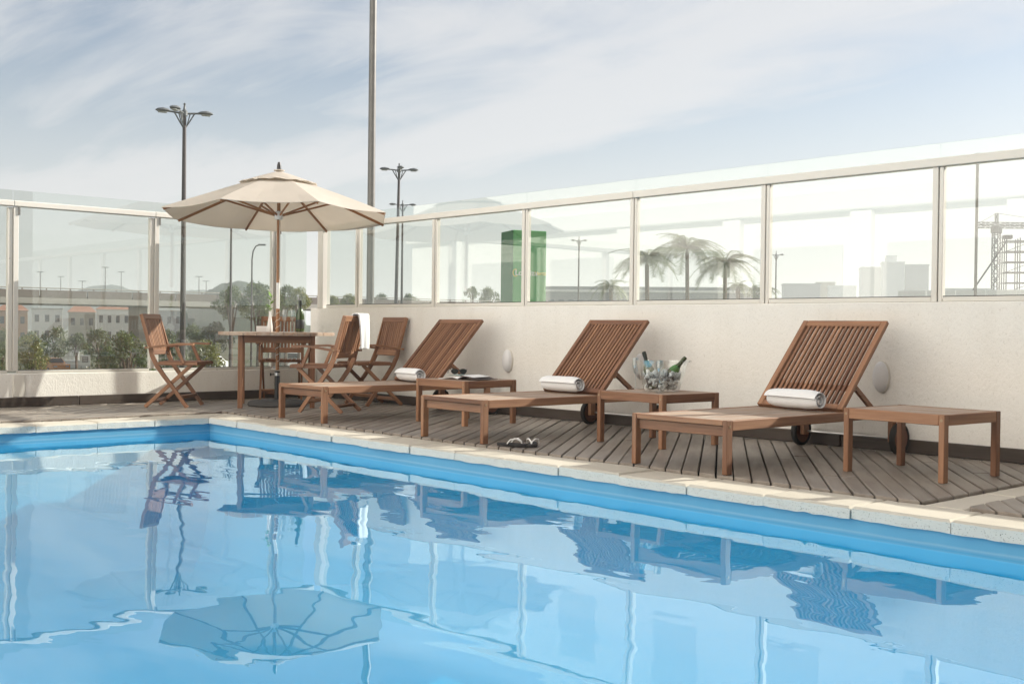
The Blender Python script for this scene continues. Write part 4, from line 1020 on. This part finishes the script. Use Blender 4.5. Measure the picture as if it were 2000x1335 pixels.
# trees and bushes
def crown_mesh(name, n, leaf, mat, seed):
    rnd = random.Random(seed); vs = []; fs = []; cl = []
    for k in range(34):
        a = rnd.uniform(0, 2*math.pi); z = rnd.uniform(-0.75, 1); rr_ = math.sqrt(max(0, 1-z*z))*rnd.uniform(0.45, 1.0)*(1.0 if z < 0.3 else 0.9)
        cl.append((Vector((math.cos(a)*rr_, math.sin(a)*rr_, z*0.86)), rnd.uniform(0.20, 0.42)))
    for k in range(n):
        c_, r_ = cl[rnd.randrange(len(cl))]; d = Vector((rnd.gauss(0, 1), rnd.gauss(0, 1), rnd.gauss(0, 1))).normalized()
        p_ = c_+d*r_*rnd.uniform(0.55, 1.08)*Vector((1, 1, 0.8)).length/1.62
        nrm = (d*0.6+Vector((rnd.gauss(0, 1), rnd.gauss(0, 1), rnd.gauss(0.5, 1)))).normalized(); u_ = nrm.orthogonal().normalized(); q = Matrix.Rotation(rnd.uniform(0, 6.28), 3, nrm) @ u_; w_ = nrm.cross(q)
        s_ = leaf*rnd.uniform(0.6, 1.35); i = len(vs)
        vs += [p_-q*s_, p_+w_*s_*0.45, p_+q*s_, p_-w_*s_*0.45]; fs.append([i, i+1, i+2, i+3])
    return MB().add(vs, fs).mesh(name, mat, False)
CR = [crown_mesh('crown', 2600, 0.075, 'foliage', 3), crown_mesh('crown', 2600, 0.075, 'foliage', 11), crown_mesh('crown', 2400, 0.08, 'foliage_yellow', 23)]
def tree(name, label, px, depth, ytop, rpx, kind, cat='tree', sq=1.0, group='trees beyond the glass'):
    p = PB(px, depth); zt = ZB(px, ytop, depth)-GZ; rad = rpx*depth/FPX; hz = rad*0.9*sq; zc_ = max(hz*0.75, zt-hz)
    t = thing(name, label, cat, p, random.uniform(0, 6), group)
    o = obj('crown', CR[kind], t, (0, 0, zc_), (0, 0, random.uniform(0, 6))); o.scale = (rad, rad, (zt-zc_)/0.92)
    b_ = MB().tube([(0, 0, 0), (0.04*rad, 0.02, zc_*0.5), (0.0, 0.05*rad, zc_+0.1*rad)], [0.07*rad+0.05, 0.055*rad+0.04, 0.03*rad+0.02], 8)
    for k in range(5):
        a = k*1.26+px; b_.tube([(0, 0, zc_*0.6), (math.cos(a)*rad*0.3, math.sin(a)*rad*0.3, zc_), (math.cos(a)*rad*0.62, math.sin(a)*rad*0.62, zc_+0.35*rad)], [0.04*rad+0.02, 0.025*rad+0.01, 0.008*rad+0.006], 6)
    b_.build('trunk', 'bark', t); return t
tree('bush', 'tall yellow green bush low behind the left glass pane', 62, 52, 662, 30, 2, 'bush', 1.35)
tree('bush', 'dark green bush at the far left edge behind the glass', 4, 50, 672, 24, 0, 'bush', 1.3)
tree('bush', 'broad green bush behind the left armchair back', 252, 55, 660, 46, 0, 'bush', 1.05)
tree('bush', 'smaller bush just right of the broad green one', 212, 62, 684, 24, 1, 'bush', 1.1)
tree('bush', 'bush behind the armrest of the left armchair', 405, 60, 672, 34, 2, 'bush', 1.1)
tree('bush', 'leafy bush seen under the table top through the glass', 345, 75, 678, 30, 1, 'bush', 1.1)
tree('round_tree', 'round tree right of the green hill', 452, 84, 566, 34, 1)
tree('round_tree', 'wide dark tree behind the parasol pole', 503, 80, 560, 40, 0)
tree('round_tree', 'dark tree just left of the parasol pole', 530, 86, 566, 30, 1)
tree('round_tree', 'yellow green tree left of the wall corner', 583, 70, 566, 24, 2)
tree('round_tree', 'darker tree between parasol pole and corner post', 557, 90, 562, 24, 0)
tree('round_tree', 'low yellow green tree in the first narrow right pane', 650, 72, 580, 16, 2)
tree('round_tree', 'low green tree at the right of the narrow pane', 682, 76, 577, 18, 2)
tree('round_tree', 'small grey green tree left of the green sign', 921, 150, 562, 14, 1)
tree('round_tree', 'low tree touching the left side of the green sign', 955, 160, 566, 22, 0)
tree('round_tree', 'distant low tree behind the two lamp poles', 742, 170, 577, 18, 0)
tree('round_tree', 'distant tree right of the two lamp poles', 800, 170, 578, 22, 1)
tree('round_tree', 'low hazy tree left of the rightmost palm', 1475, 130, 560, 16, 1)

for k, (px, yt, rp_) in enumerate(((12, 648, 30), (60, 652, 26), (108, 645, 30), (150, 655, 24), (192, 648, 30), (236, 652, 26), (282, 643, 32), (328, 650, 28), (372, 640, 30), (418, 636, 34))):
    tree('belt_tree', ['first', 'second', 'third', 'fourth', 'fifth', 'sixth', 'seventh', 'eighth', 'ninth', 'tenth'][k]+' dark tree from the left in the belt below the viaduct', px, 112+9*(k % 3), yt, rp_, k % 2, group='tree belt below the viaduct')
# palms
def frond_mesh(L=1.0):
    vs = []; fs = []; n_ = 44; rnd = random.Random(5)
    def rp(f_): return Vector((f_*0.80*L, 0, 0.42*L*f_-0.80*L*f_**2.3))
    for i in range(n_):
        for s_ in (-1, 1):
            f_ = 0.08+0.92*i/n_; a = rp(f_); b_ = rp(min(1.05, f_+0.014)); ln = L*0.30*math.sin(math.pi*(0.12+0.84*f_))**0.7*rnd.uniform(0.85, 1.1)
            tip = a+Vector((ln*0.55, s_*ln*0.75, -ln*(0.35+0.35*rnd.random()))); o_ = len(vs)
            vs += [a, b_, tip]; fs.append([o_, o_+1, o_+2])
    b_ = MB().add(vs, fs); b_.tube([rp(k/8) for k in range(9)], [0.014*L*(1.05-k/8) for k in range(9)], 5)
    return b_.mesh('frond', 'palm_leaf', False)
FM = frond_mesh()
def palm(px, depth, yc, rpx, label, n=16, seed=0):
    rnd = random.Random(seed); p = PB(px, depth); zc_ = ZB(px, yc, depth)-GZ; rad = rpx*depth/FPX
    t = thing('palm_tree', label, 'palm tree', p, 0, 'palms behind the right glass'); 
    b_ = MB().tube([(0, 0, 0), (0.1, 0.03, zc_*0.5), (0, 0, zc_-0.1*rad), (0, 0, zc_+0.05*rad)], [0.17, 0.14, 0.13, 0.05], 10); b_.build('trunk', 'bark', t)
    for k in range(n):
        o = obj('frond', FM, t, (0, 0, zc_), (0, R(rnd.uniform(-48, 16)), k*2.4+rnd.uniform(-0.2, 0.2))); o.scale = (rad*rnd.uniform(0.85, 1.12),)*3
    return t
palm(1262, 72, 512, 84, 'palm tree at the left end of the palm group, drooping fronds', 26, 1)
palm(1340, 80, 486, 84, 'tallest palm in the middle of the palm group', 26, 2)
palm(1414, 76, 518, 80, 'palm tree right of the tallest palm', 26, 3)
palm(1192, 84, 560, 52, 'low pale palm beside the pale street lamp', 14, 4)
palm(1497, 62, 566, 34, 'short palm at the post left of the far tower block', 14, 5)
palm(1440, 66, 560, 36, 'short palm between the palm group and the tower block pane', 14, 6)

# viaduct
va_ = PB(42, 95); vb_ = PB(417, 105); dd = (vb_-va_).normalized(); A0 = va_-dd*22; Lv = 78.0
t = thing('road_viaduct', 'long concrete road viaduct with railing across the left background', 'bridge', (A0.x, A0.y, 0), math.atan2(dd.y, dd.x))
MB().box((Lv/2, 5, 2.62), (Lv, 10, 0.5), bev=0.02).build('girder', 'concrete', t)
MB().box((Lv/2, 5, 2.96), (Lv, 9.6, 0.18), bev=0.01).build('road_slab', 'asphalt', t)
for k in range(20):
    MB().box((2+3.9*k, 0.1, 3.21), (3.82, 0.16, 0.66), bev=0.01).build('parapet_panel', 'concrete_panel', t)
for k in range(40): MB().box((0.6+1.95*k, 0.1, 3.61), (0.09, 0.09, 0.16), bev=0.004).build('rail_post', 'concrete_panel', t)
MB().tube([(0, 0.1, 3.70), (Lv, 0.1, 3.70)], 0.045, 8).build('hand_rail', 'concrete', t)
for k in range(5): MB().box((5.2+14.1*k, 5, -0.85), (0.8, 3.0, 6.42), bev=0.05).build('pier', 'concrete', t)
for k, px in enumerate((20, 78, 118, 160, 205, 236, 388, 402)):
    dq = 108+7*(k % 3); p = PB(px, dq, 3.05); zt = ZB(px, 522+9*(k % 4), dq)-3.05
    t = thing('viaduct_lamp', ['slim lamp post on the viaduct at the left frame edge', 'slim lamp post on the viaduct left of the pane middle', 'slim lamp post on the viaduct, third from the left', 'slim lamp post on the viaduct, fourth from the left', 'slim lamp post on the viaduct, fifth from the left', 'slim lamp post on the viaduct near the second glass post', 'slim lamp post on the viaduct just before the green hill', 'slim lamp post on the viaduct at the foot of the green hill'][k], 'street lamp', p, 0, 'slim lamp posts on the viaduct')
    MB().tube([(0, 0, 0), (0, 0, zt)], [0.05, 0.03], 6).build('pole', 'galvanised', t)
    MB().beam(tuple(-rr*0.35+Vector((0, 0, zt))), tuple(rr*0.35+Vector((0, 0, zt))), 0.10, 0.05).build('lamp_head', 'lamp_head', t)

# low houses under and beyond the viaduct
def house(px, depth, w_, ytop, mat, label, roof=None, n=3):
    p = PB(px, depth); h_ = ZB(px, ytop, depth)-GZ; t = thing('low_house', label, 'house', p, facing(p), 'low houses beyond the viaduct')
    MB().box((-3, 0, h_/2), (6, w_, h_), bev=0.02).build('wall', mat, t)
    if roof == 'roof_tile':
        q_ = w_/2+0.3; MB().add([(-6.3, -q_, h_), (0.3, -q_, h_), (0.3, q_, h_), (-6.3, q_, h_), (-3, -q_*0.55, h_+1.2), (-3, q_*0.55, h_+1.2)], [[0, 1, 4], [1, 2, 5, 4], [2, 3, 5], [3, 0, 4, 5], [3, 2, 1, 0]]).build('roof', roof, t)
    else: MB().box((-3, 0, h_+0.08), (6.4, w_+0.4, 0.16), bev=0.02).build('roof', roof or 'concrete', t)
    for fl in range(2):
        for k in range(n): MB().box((0.012, -w_/2+w_*(k+0.5)/n, h_*(0.28+0.45*fl)), (0.03, w_/n*0.42, h_*0.2), bev=0.004).build('window', 'window_dark', t)
    MB().box((0.02, w_*0.30, 0.95), (0.03, 0.85, 1.9), bev=0.004).build('door', 'window_grey', t)
house(24, 235, 5.8, 606, 'orange_wall', 'small orange house at far left below the viaduct', 'roof_tile')
house(92, 262, 6.6, 603, 'house_white', 'white house below the viaduct in the wide left pane')
house(160, 225, 5.0, 609, 'cream_wall', 'cream house right of the white one below the viaduct', 'roof_tile')
house(222, 250, 7.0, 604, 'house_white', 'wider white house left of the second glass post', 'roof_tile', 4)
house(322, 275, 8.0, 607, 'grey_wall', 'grey house below the viaduct behind the lamp pole', 'concrete', 4)

# yard below the terrace
p = PB(116, 132); t = thing('white_container', 'long white storage container behind the orange car', 'container', p, facing(p)+R(6))
MB().box((-1.2, 0, 1.0), (2.4, 4.4, 1.95), bev=0.03).build('shell', 'car_white', t)
for k in range(10): MB().box((0.012, -2.05+0.455*k, 1.0), (0.03, 0.07, 1.75), bev=0.004).build('rib', 'car_white', t)
p = PB(146, 122); t = thing('low_white_barrier', 'low white barrier between the orange car and the signboard', 'barrier', p, facing(p))
MB().box((0, 0, 0.42), (0.3, 2.4, 0.84), bev=0.03).build('barrier_body', 'car_white', t)
p = PB(167, 118); t = thing('notice_board', 'white notice board with three dark framed bars', 'sign', p, facing(p))
MB().box((0, 0, 0.95), (0.06, 0.95, 1.15), bev=0.01).build('board', 'sign_white', t)
MB().box((0.034, 0, 1.05), (0.012, 0.58, 0.58), bev=0.0).build('dark_panel', 'label_grey', t)
for k in range(3): MB().box((0.045, 0, 0.88+0.17*k), (0.012, 0.42, 0.06), bev=0.0).build('bar', 'sign_white', t)
for s in (-1, 1): MB().box((0, s*0.4, 0.2), (0.06, 0.06, 0.42), bev=0.004).build('leg', 'galvanised', t)
p = PB(168, 124); t = thing('white_flagpole', 'thin white pole standing behind the notice board', 'pole', p)
MB().tube([(0, 0, 0), (0, 0, ZB(168, 661, 124)-GZ)], 0.045, 8).build('shaft', 'sign_white', t); MB().lathe([(0, 0), (0.16, 0), (0.16, 0.08), (0.05, 0.12), (0, 0.12)], 10).build('foot', 'concrete', t)
def car(px, depth, rz, paint_, label, van=False, group='parked cars below the terrace'):
    p = PB(px, depth); t = thing('parked_car', label, 'car', p, facing(p)+rz, group); L_, W_ = (4.3, 1.75) if not van else (4.9, 1.9)
    side = [(-L_/2, 0.35), (-L_/2, 0.85), (-L_/2+0.1, 0.95), (-L_/2+0.9, 1.0), (-L_/2+1.5, 1.48), (0.9, 1.5), (L_/2-0.55, 1.02), (L_/2-0.05, 0.92), (L_/2, 0.6), (L_/2-0.03, 0.32)] if not van else \
           [(-L_/2, 0.35), (-L_/2, 0.9), (-L_/2+0.75, 1.15), (-L_/2+1.35, 1.95), (L_/2-0.1, 2.0), (L_/2, 1.8), (L_/2, 0.32)]
    b_ = MB(); n_ = len(side); cx = sum(q[0] for q in side)/n_
    vs = []
    for yv, ins in ((-W_/2, 0.10), (-W_/2+0.06, 0.0), (W_/2-0.06, 0.0), (W_/2, 0.10)):
        for x, z in side: vs.append((x, yv*(1-0.13*max(0, (z-0.95))/0.55), z-(ins*0.3 if z > 1.3 else 0)))
    fs = []
    for r_ in range(3):
        for k in range(n_): j = (k+1) % n_; fs.append([r_*n_+k, r_*n_+j, (r_+1)*n_+j, (r_+1)*n_+k])
    fs += [list(range(n_)), list(range(3*n_, 4*n_))]
    b_.add(vs, fs, None, True).build('body', paint_, t, angle=30)
    zt_ = 1.42 if not van else 1.85; zb_ = 1.0 if not van else 1.2
    for s in (-1, 1):
        yo = s*(W_/2*0.93+0.012)
        for x0_, x1_ in ((-0.62, 0.1), (0.18, 0.95)) if not van else ((-1.1, -0.3), (-0.2, 0.9), (1.0, 2.1)):
            MB().box(((x0_+x1_)/2, yo, (zt_+zb_)/2), (x1_-x0_, 0.03, (zt_-zb_)*0.82), Matrix.Rotation(-s*0.14, 3, 'X'), 0.01).build('side_window', 'window_dark', t)
        for x in (-L_/2+0.85, L_/2-0.8):
            wt = MB().lathe([(0.2, -0.1), (0.31, -0.09), (0.32, 0), (0.31, 0.09), (0.2, 0.1)], 20, (x, s*(W_/2-0.08), 0.32), Matrix.Rotation(R(90), 3, 'X')).build('wheel', 'rubber', t)
            MB().lathe([(0, -0.105), (0.2, -0.105), (0.2, 0.105), (0, 0.105)], 16, (x, s*(W_/2-0.08), 0.32), Matrix.Rotation(R(90), 3, 'X')).build('rim', 'steel', wt)
        MB().box((-L_/2-0.005, s*(W_/2-0.3), 0.74), (0.04, 0.34, 0.14), bev=0.02).build('headlight', 'lamp_lens', t)
        MB().box((L_/2+0.005, s*(W_/2-0.25), 0.80), (0.04, 0.26, 0.16), bev=0.02).build('tail_light', 'tail_red', t)
    MB().box((-L_/2+1.17 if not van else -L_/2+1.02, 0, 1.26 if not van else 1.56), (0.03, W_*0.80, 0.62 if not van else 0.85), Matrix.Rotation(R(51 if not van else 36), 3, 'Y'), 0.01).build('windscreen', 'window_dark', t)
    MB().box((L_/2-0.98 if not van else L_/2+0.012, 0, 1.29 if not van else 1.5), (0.03, W_*0.76, 0.55 if not van else 0.5), Matrix.Rotation(R(-58 if not van else 0), 3, 'Y'), 0.01).build('rear_window', 'window_dark', t)
    return t
car(100, 108, R(205), 'car_orange', 'orange car parked below the wide left glass pane')
car(412, 120, R(150), 'car_white', 'white car parked behind the left armchair seat')
car(560, 128, R(20), 'car_white', 'white van parked far off behind the table legs', True)

# low long building and far city on the right
p = PB(1280, 165); t = thing('long_low_building', 'long low hazy building with horizontal bands behind the palms', 'building', p, facing(p)); hb = ZB(1280, 560, 165)-GZ
MB().box((-5, 0, hb/2), (10, 33, hb), bev=0.05).build('wall', 'grey_wall', t)
for k in range(4): MB().box((0.05, 0, hb*(0.28+0.22*k)), (0.12, 32.6, 0.35), bev=0.02).build('band', 'white_wall', t)
for k in range(22): MB().box((0.03, -15.2+1.45*k, hb*0.79), (0.05, 0.8, 0.75), bev=0.01).build('window', 'window_grey', t)
def tower(px, depth, w_, ytop, label, mat='white_wall', d_=14, pent=None, rows=8):
    p = PB(px, depth); h_ = ZB(px, ytop, depth)-GZ; t = thing('tower_block', label, 'building', p, facing(p)+R(4), 'hazy far off buildings')
    MB().box((-d_/2, 0, h_/2), (d_, w_, h_), bev=0.1).build('wall', mat, t)
    MB().box((-d_/2, 0, h_+0.35), (d_+0.6, w_+0.6, 0.7), bev=0.05).build('parapet', mat, t)
    if pent: MB().box((-d_/2, pent[0], h_+0.7+pent[2]/2), (d_*0.6, pent[1], pent[2]), bev=0.05).build('penthouse', mat, t)
tower(1707, 517, 12.2, 524, 'left half of the hazy tower block pair, lower roof', rows=9)
tower(1743, 507, 9.5, 514, 'tallest hazy tower block with a rooftop box', pent=(-0.7, 4.8, 3.0), rows=11)
tower(1785, 524, 12.2, 519, 'hazy tower block right of the tallest one', rows=10, mat='grey_wall')
tower(1565, 558, 17.7, 556, 'low hazy block at the left of the far skyline', mat='grey_wall', rows=4)
tower(1645, 585, 13.6, 560, 'low hazy block beside the tower group', rows=4)
tower(1612, 612, 9.5, 553, 'small hazy block between the two low blocks', mat='cream_wall', rows=5)
tower(1880, 476, 20.4, 566, 'low hazy block behind the thin steel post', mat='grey_wall', rows=4)
# crane, scaffold, barrier
def lattice(t, name, p0, p1, w_, n, r_, mat='crane_steel'):
    p0, p1 = Vector(p0), Vector(p1); d = p1-p0; z = d.normalized(); x = z.orthogonal().normalized() if abs(z.z) < 0.99 else Vector((1, 0, 0)); y = z.cross(x); b_ = MB(); cs = [(-1, -1), (1, -1), (1, 1), (-1, 1)]
    c = lambda i, k: p0+d*(i/n)+x*cs[k][0]*w_/2+y*cs[k][1]*w_/2
    for k in range(4):
        b_.beam(c(0, k), c(n, k), r_*1.5, r_*1.5, bev=0.0)
        for i in range(n):
            b_.beam(c(i, k), c(i, (k+1) % 4), r_, r_, bev=0.0); b_.beam(c(i, k) if i % 2 else c(i, (k+1) % 4), c(i+1, (k+1) % 4) if i % 2 else c(i+1, k), r_, r_, bev=0.0)
    return b_.build(name, mat, t)
p = PB(1943, 150); zt = ZB(1943, 446, 150)-GZ; t = thing('tower_crane', 'dark lattice tower crane behind the rightmost glass pane', 'crane', p)
rr = Vector((fw.y, -fw.x, 0)).normalized()
lattice(t, 'mast', (0, 0, 0), (0, 0, zt), 0.75, 22, 0.08)
lattice(t, 'jib', tuple(-rr*2.4+Vector((0, 0, zt+0.4))), tuple(rr*13+Vector((0, 0, zt+0.4))), 0.55, 24, 0.06)
MB().box((0, 0, zt-0.2), (1.1, 1.1, 0.9), bev=0.05).build('cab', 'crane_steel', t)
lattice(t, 'apex', (0, 0, zt+0.6), tuple(Vector((0, 0, zt+2.0))), 0.3, 3, 0.05)
MB().tube([Vector((0, 0, zt+2.0)), rr*9+Vector((0, 0, zt+0.7))], 0.03, 5).tube([Vector((0, 0, zt+2.0)), -rr*2.2+Vector((0, 0, zt+0.7))], 0.03, 5).build('stay', 'crane_steel', t)
p = PB(1985, 92); zt = ZB(1985, 466, 92)-GZ; t = thing('scaffold_tower', 'dark scaffold tower with a slanting strut at the right edge', 'scaffold', p, facing(p)+R(10))
for i in range(3):
    for j in range(3):
        MB().beam((-1.0+1.0*i, -1.0+1.0*j, 0), (-1.0+1.0*i, -1.0+1.0*j, zt), 0.08, 0.08).build('standard', 'crane_steel', t)
for k in range(15):
    z = zt*(k+0.7)/15; b_ = MB()
    for i in range(3): b_.beam((-1.0+i, -1.1, z), (-1.0+i, 1.1, z), 0.06, 0.06, bev=0.0); b_.beam((-1.1, -1.0+i, z), (1.1, -1.0+i, z), 0.06, 0.06, bev=0.0)
    if k % 2: b_.beam((1.0, -1, z), (1.0, 1, z+zt/15), 0.05, 0.05, bev=0.0)
    b_.build('ledger', 'crane_steel', t)
MB().beam((0.4, -0.9, zt-0.2), (0.4, -3.4, zt-4.2), 0.12, 0.12).build('strut', 'crane_steel', t)
MB().box((0, -0.8, zt+0.12), (0.9, 0.7, 0.3), bev=0.03).build('head_beam', 'crane_steel', t)
p = PB(1925, 70); t = thing('white_hoarding', 'low white hoarding at the foot of the scaffold tower', 'fence', p, facing(p)+R(-14)); hb = ZB(1925, 566, 70)-GZ
for k in range(6): MB().box((0, -4.5+1.8*k, hb/2), (0.06, 1.77, hb), bev=0.01).build('panel', 'white_wall', t)
# hill and mountains
def ridge(name, px0, px1, depth, ybase, prof, mat, label, thick, seed):
    rnd = random.Random(seed); n_ = 60; m_ = 10; vs = []; fs = []
    for i in range(n_+1):
        px = px0+(px1-px0)*i/n_; f_ = i/n_; yt = prof(f_, rnd); zt_ = ZB(px, yt, depth)
        for j in range(m_+1):
            g_ = j/m_; q = at(px, 640, depth+(g_-0.5)*thick); sh = max(0, math.sin(math.pi*g_))**0.8
            vs.append((q.x, q.y, GZ-0.3+(zt_-GZ)*sh*(1+0.03*rnd.uniform(-1, 1)*(0 < j < m_))))
    for i in range(n_):
        for j in range(m_): a = i*(m_+1)+j; fs.append([a, a+1, a+m_+2, a+m_+1])
    o = MB().add(vs, fs, None, True).build(name, mat, None, recalc=True, angle=180); struct(o, label); return o
ridge('hill', 330, 640, 480, 640, lambda f_, r_: 634-86*max(0, math.sin(math.pi*min(1, max(0, (f_-0.06)*1.25))))**0.62+r_.uniform(-1.2, 1.2), 'hill_mat', 'wooded green hill behind the viaduct', 180, 2)
ridge('mountains', -260, 420, 1000, 640, lambda f_, r_: 566-10*math.sin(f_*9+1)-9*math.sin(f_*21)-8*math.sin(f_*5.2+0.4)+r_.uniform(-0.8, 0.8), 'mountain_mat', 'faint blue mountains on the left horizon', 360, 4)

# ------------------------------------------------------------------ haze
if HAZE > 0:
    b_ = MB().box((0, 0, 20.4), (3960, 3960, 53), bev=0.0); hz_ = b_.build('haze', 'plaster'); hz_['kind'] = 'stuff'; hz_['label'] = 'pale sea haze filling the air'
    hz_.data.materials.clear(); mt, tq, out = newmat('haze_air')
    pv = N(tq, 'ShaderNodeVolumePrincipled'); pv.inputs['Color'].default_value = (0.90, 0.93, 0.96, 1); pv.inputs['Density'].default_value = HAZE; pv.inputs['Anisotropy'].default_value = 0.25
    tq.links.new(pv.outputs[0], out.inputs['Volume']); hz_.data.materials.append(mt)
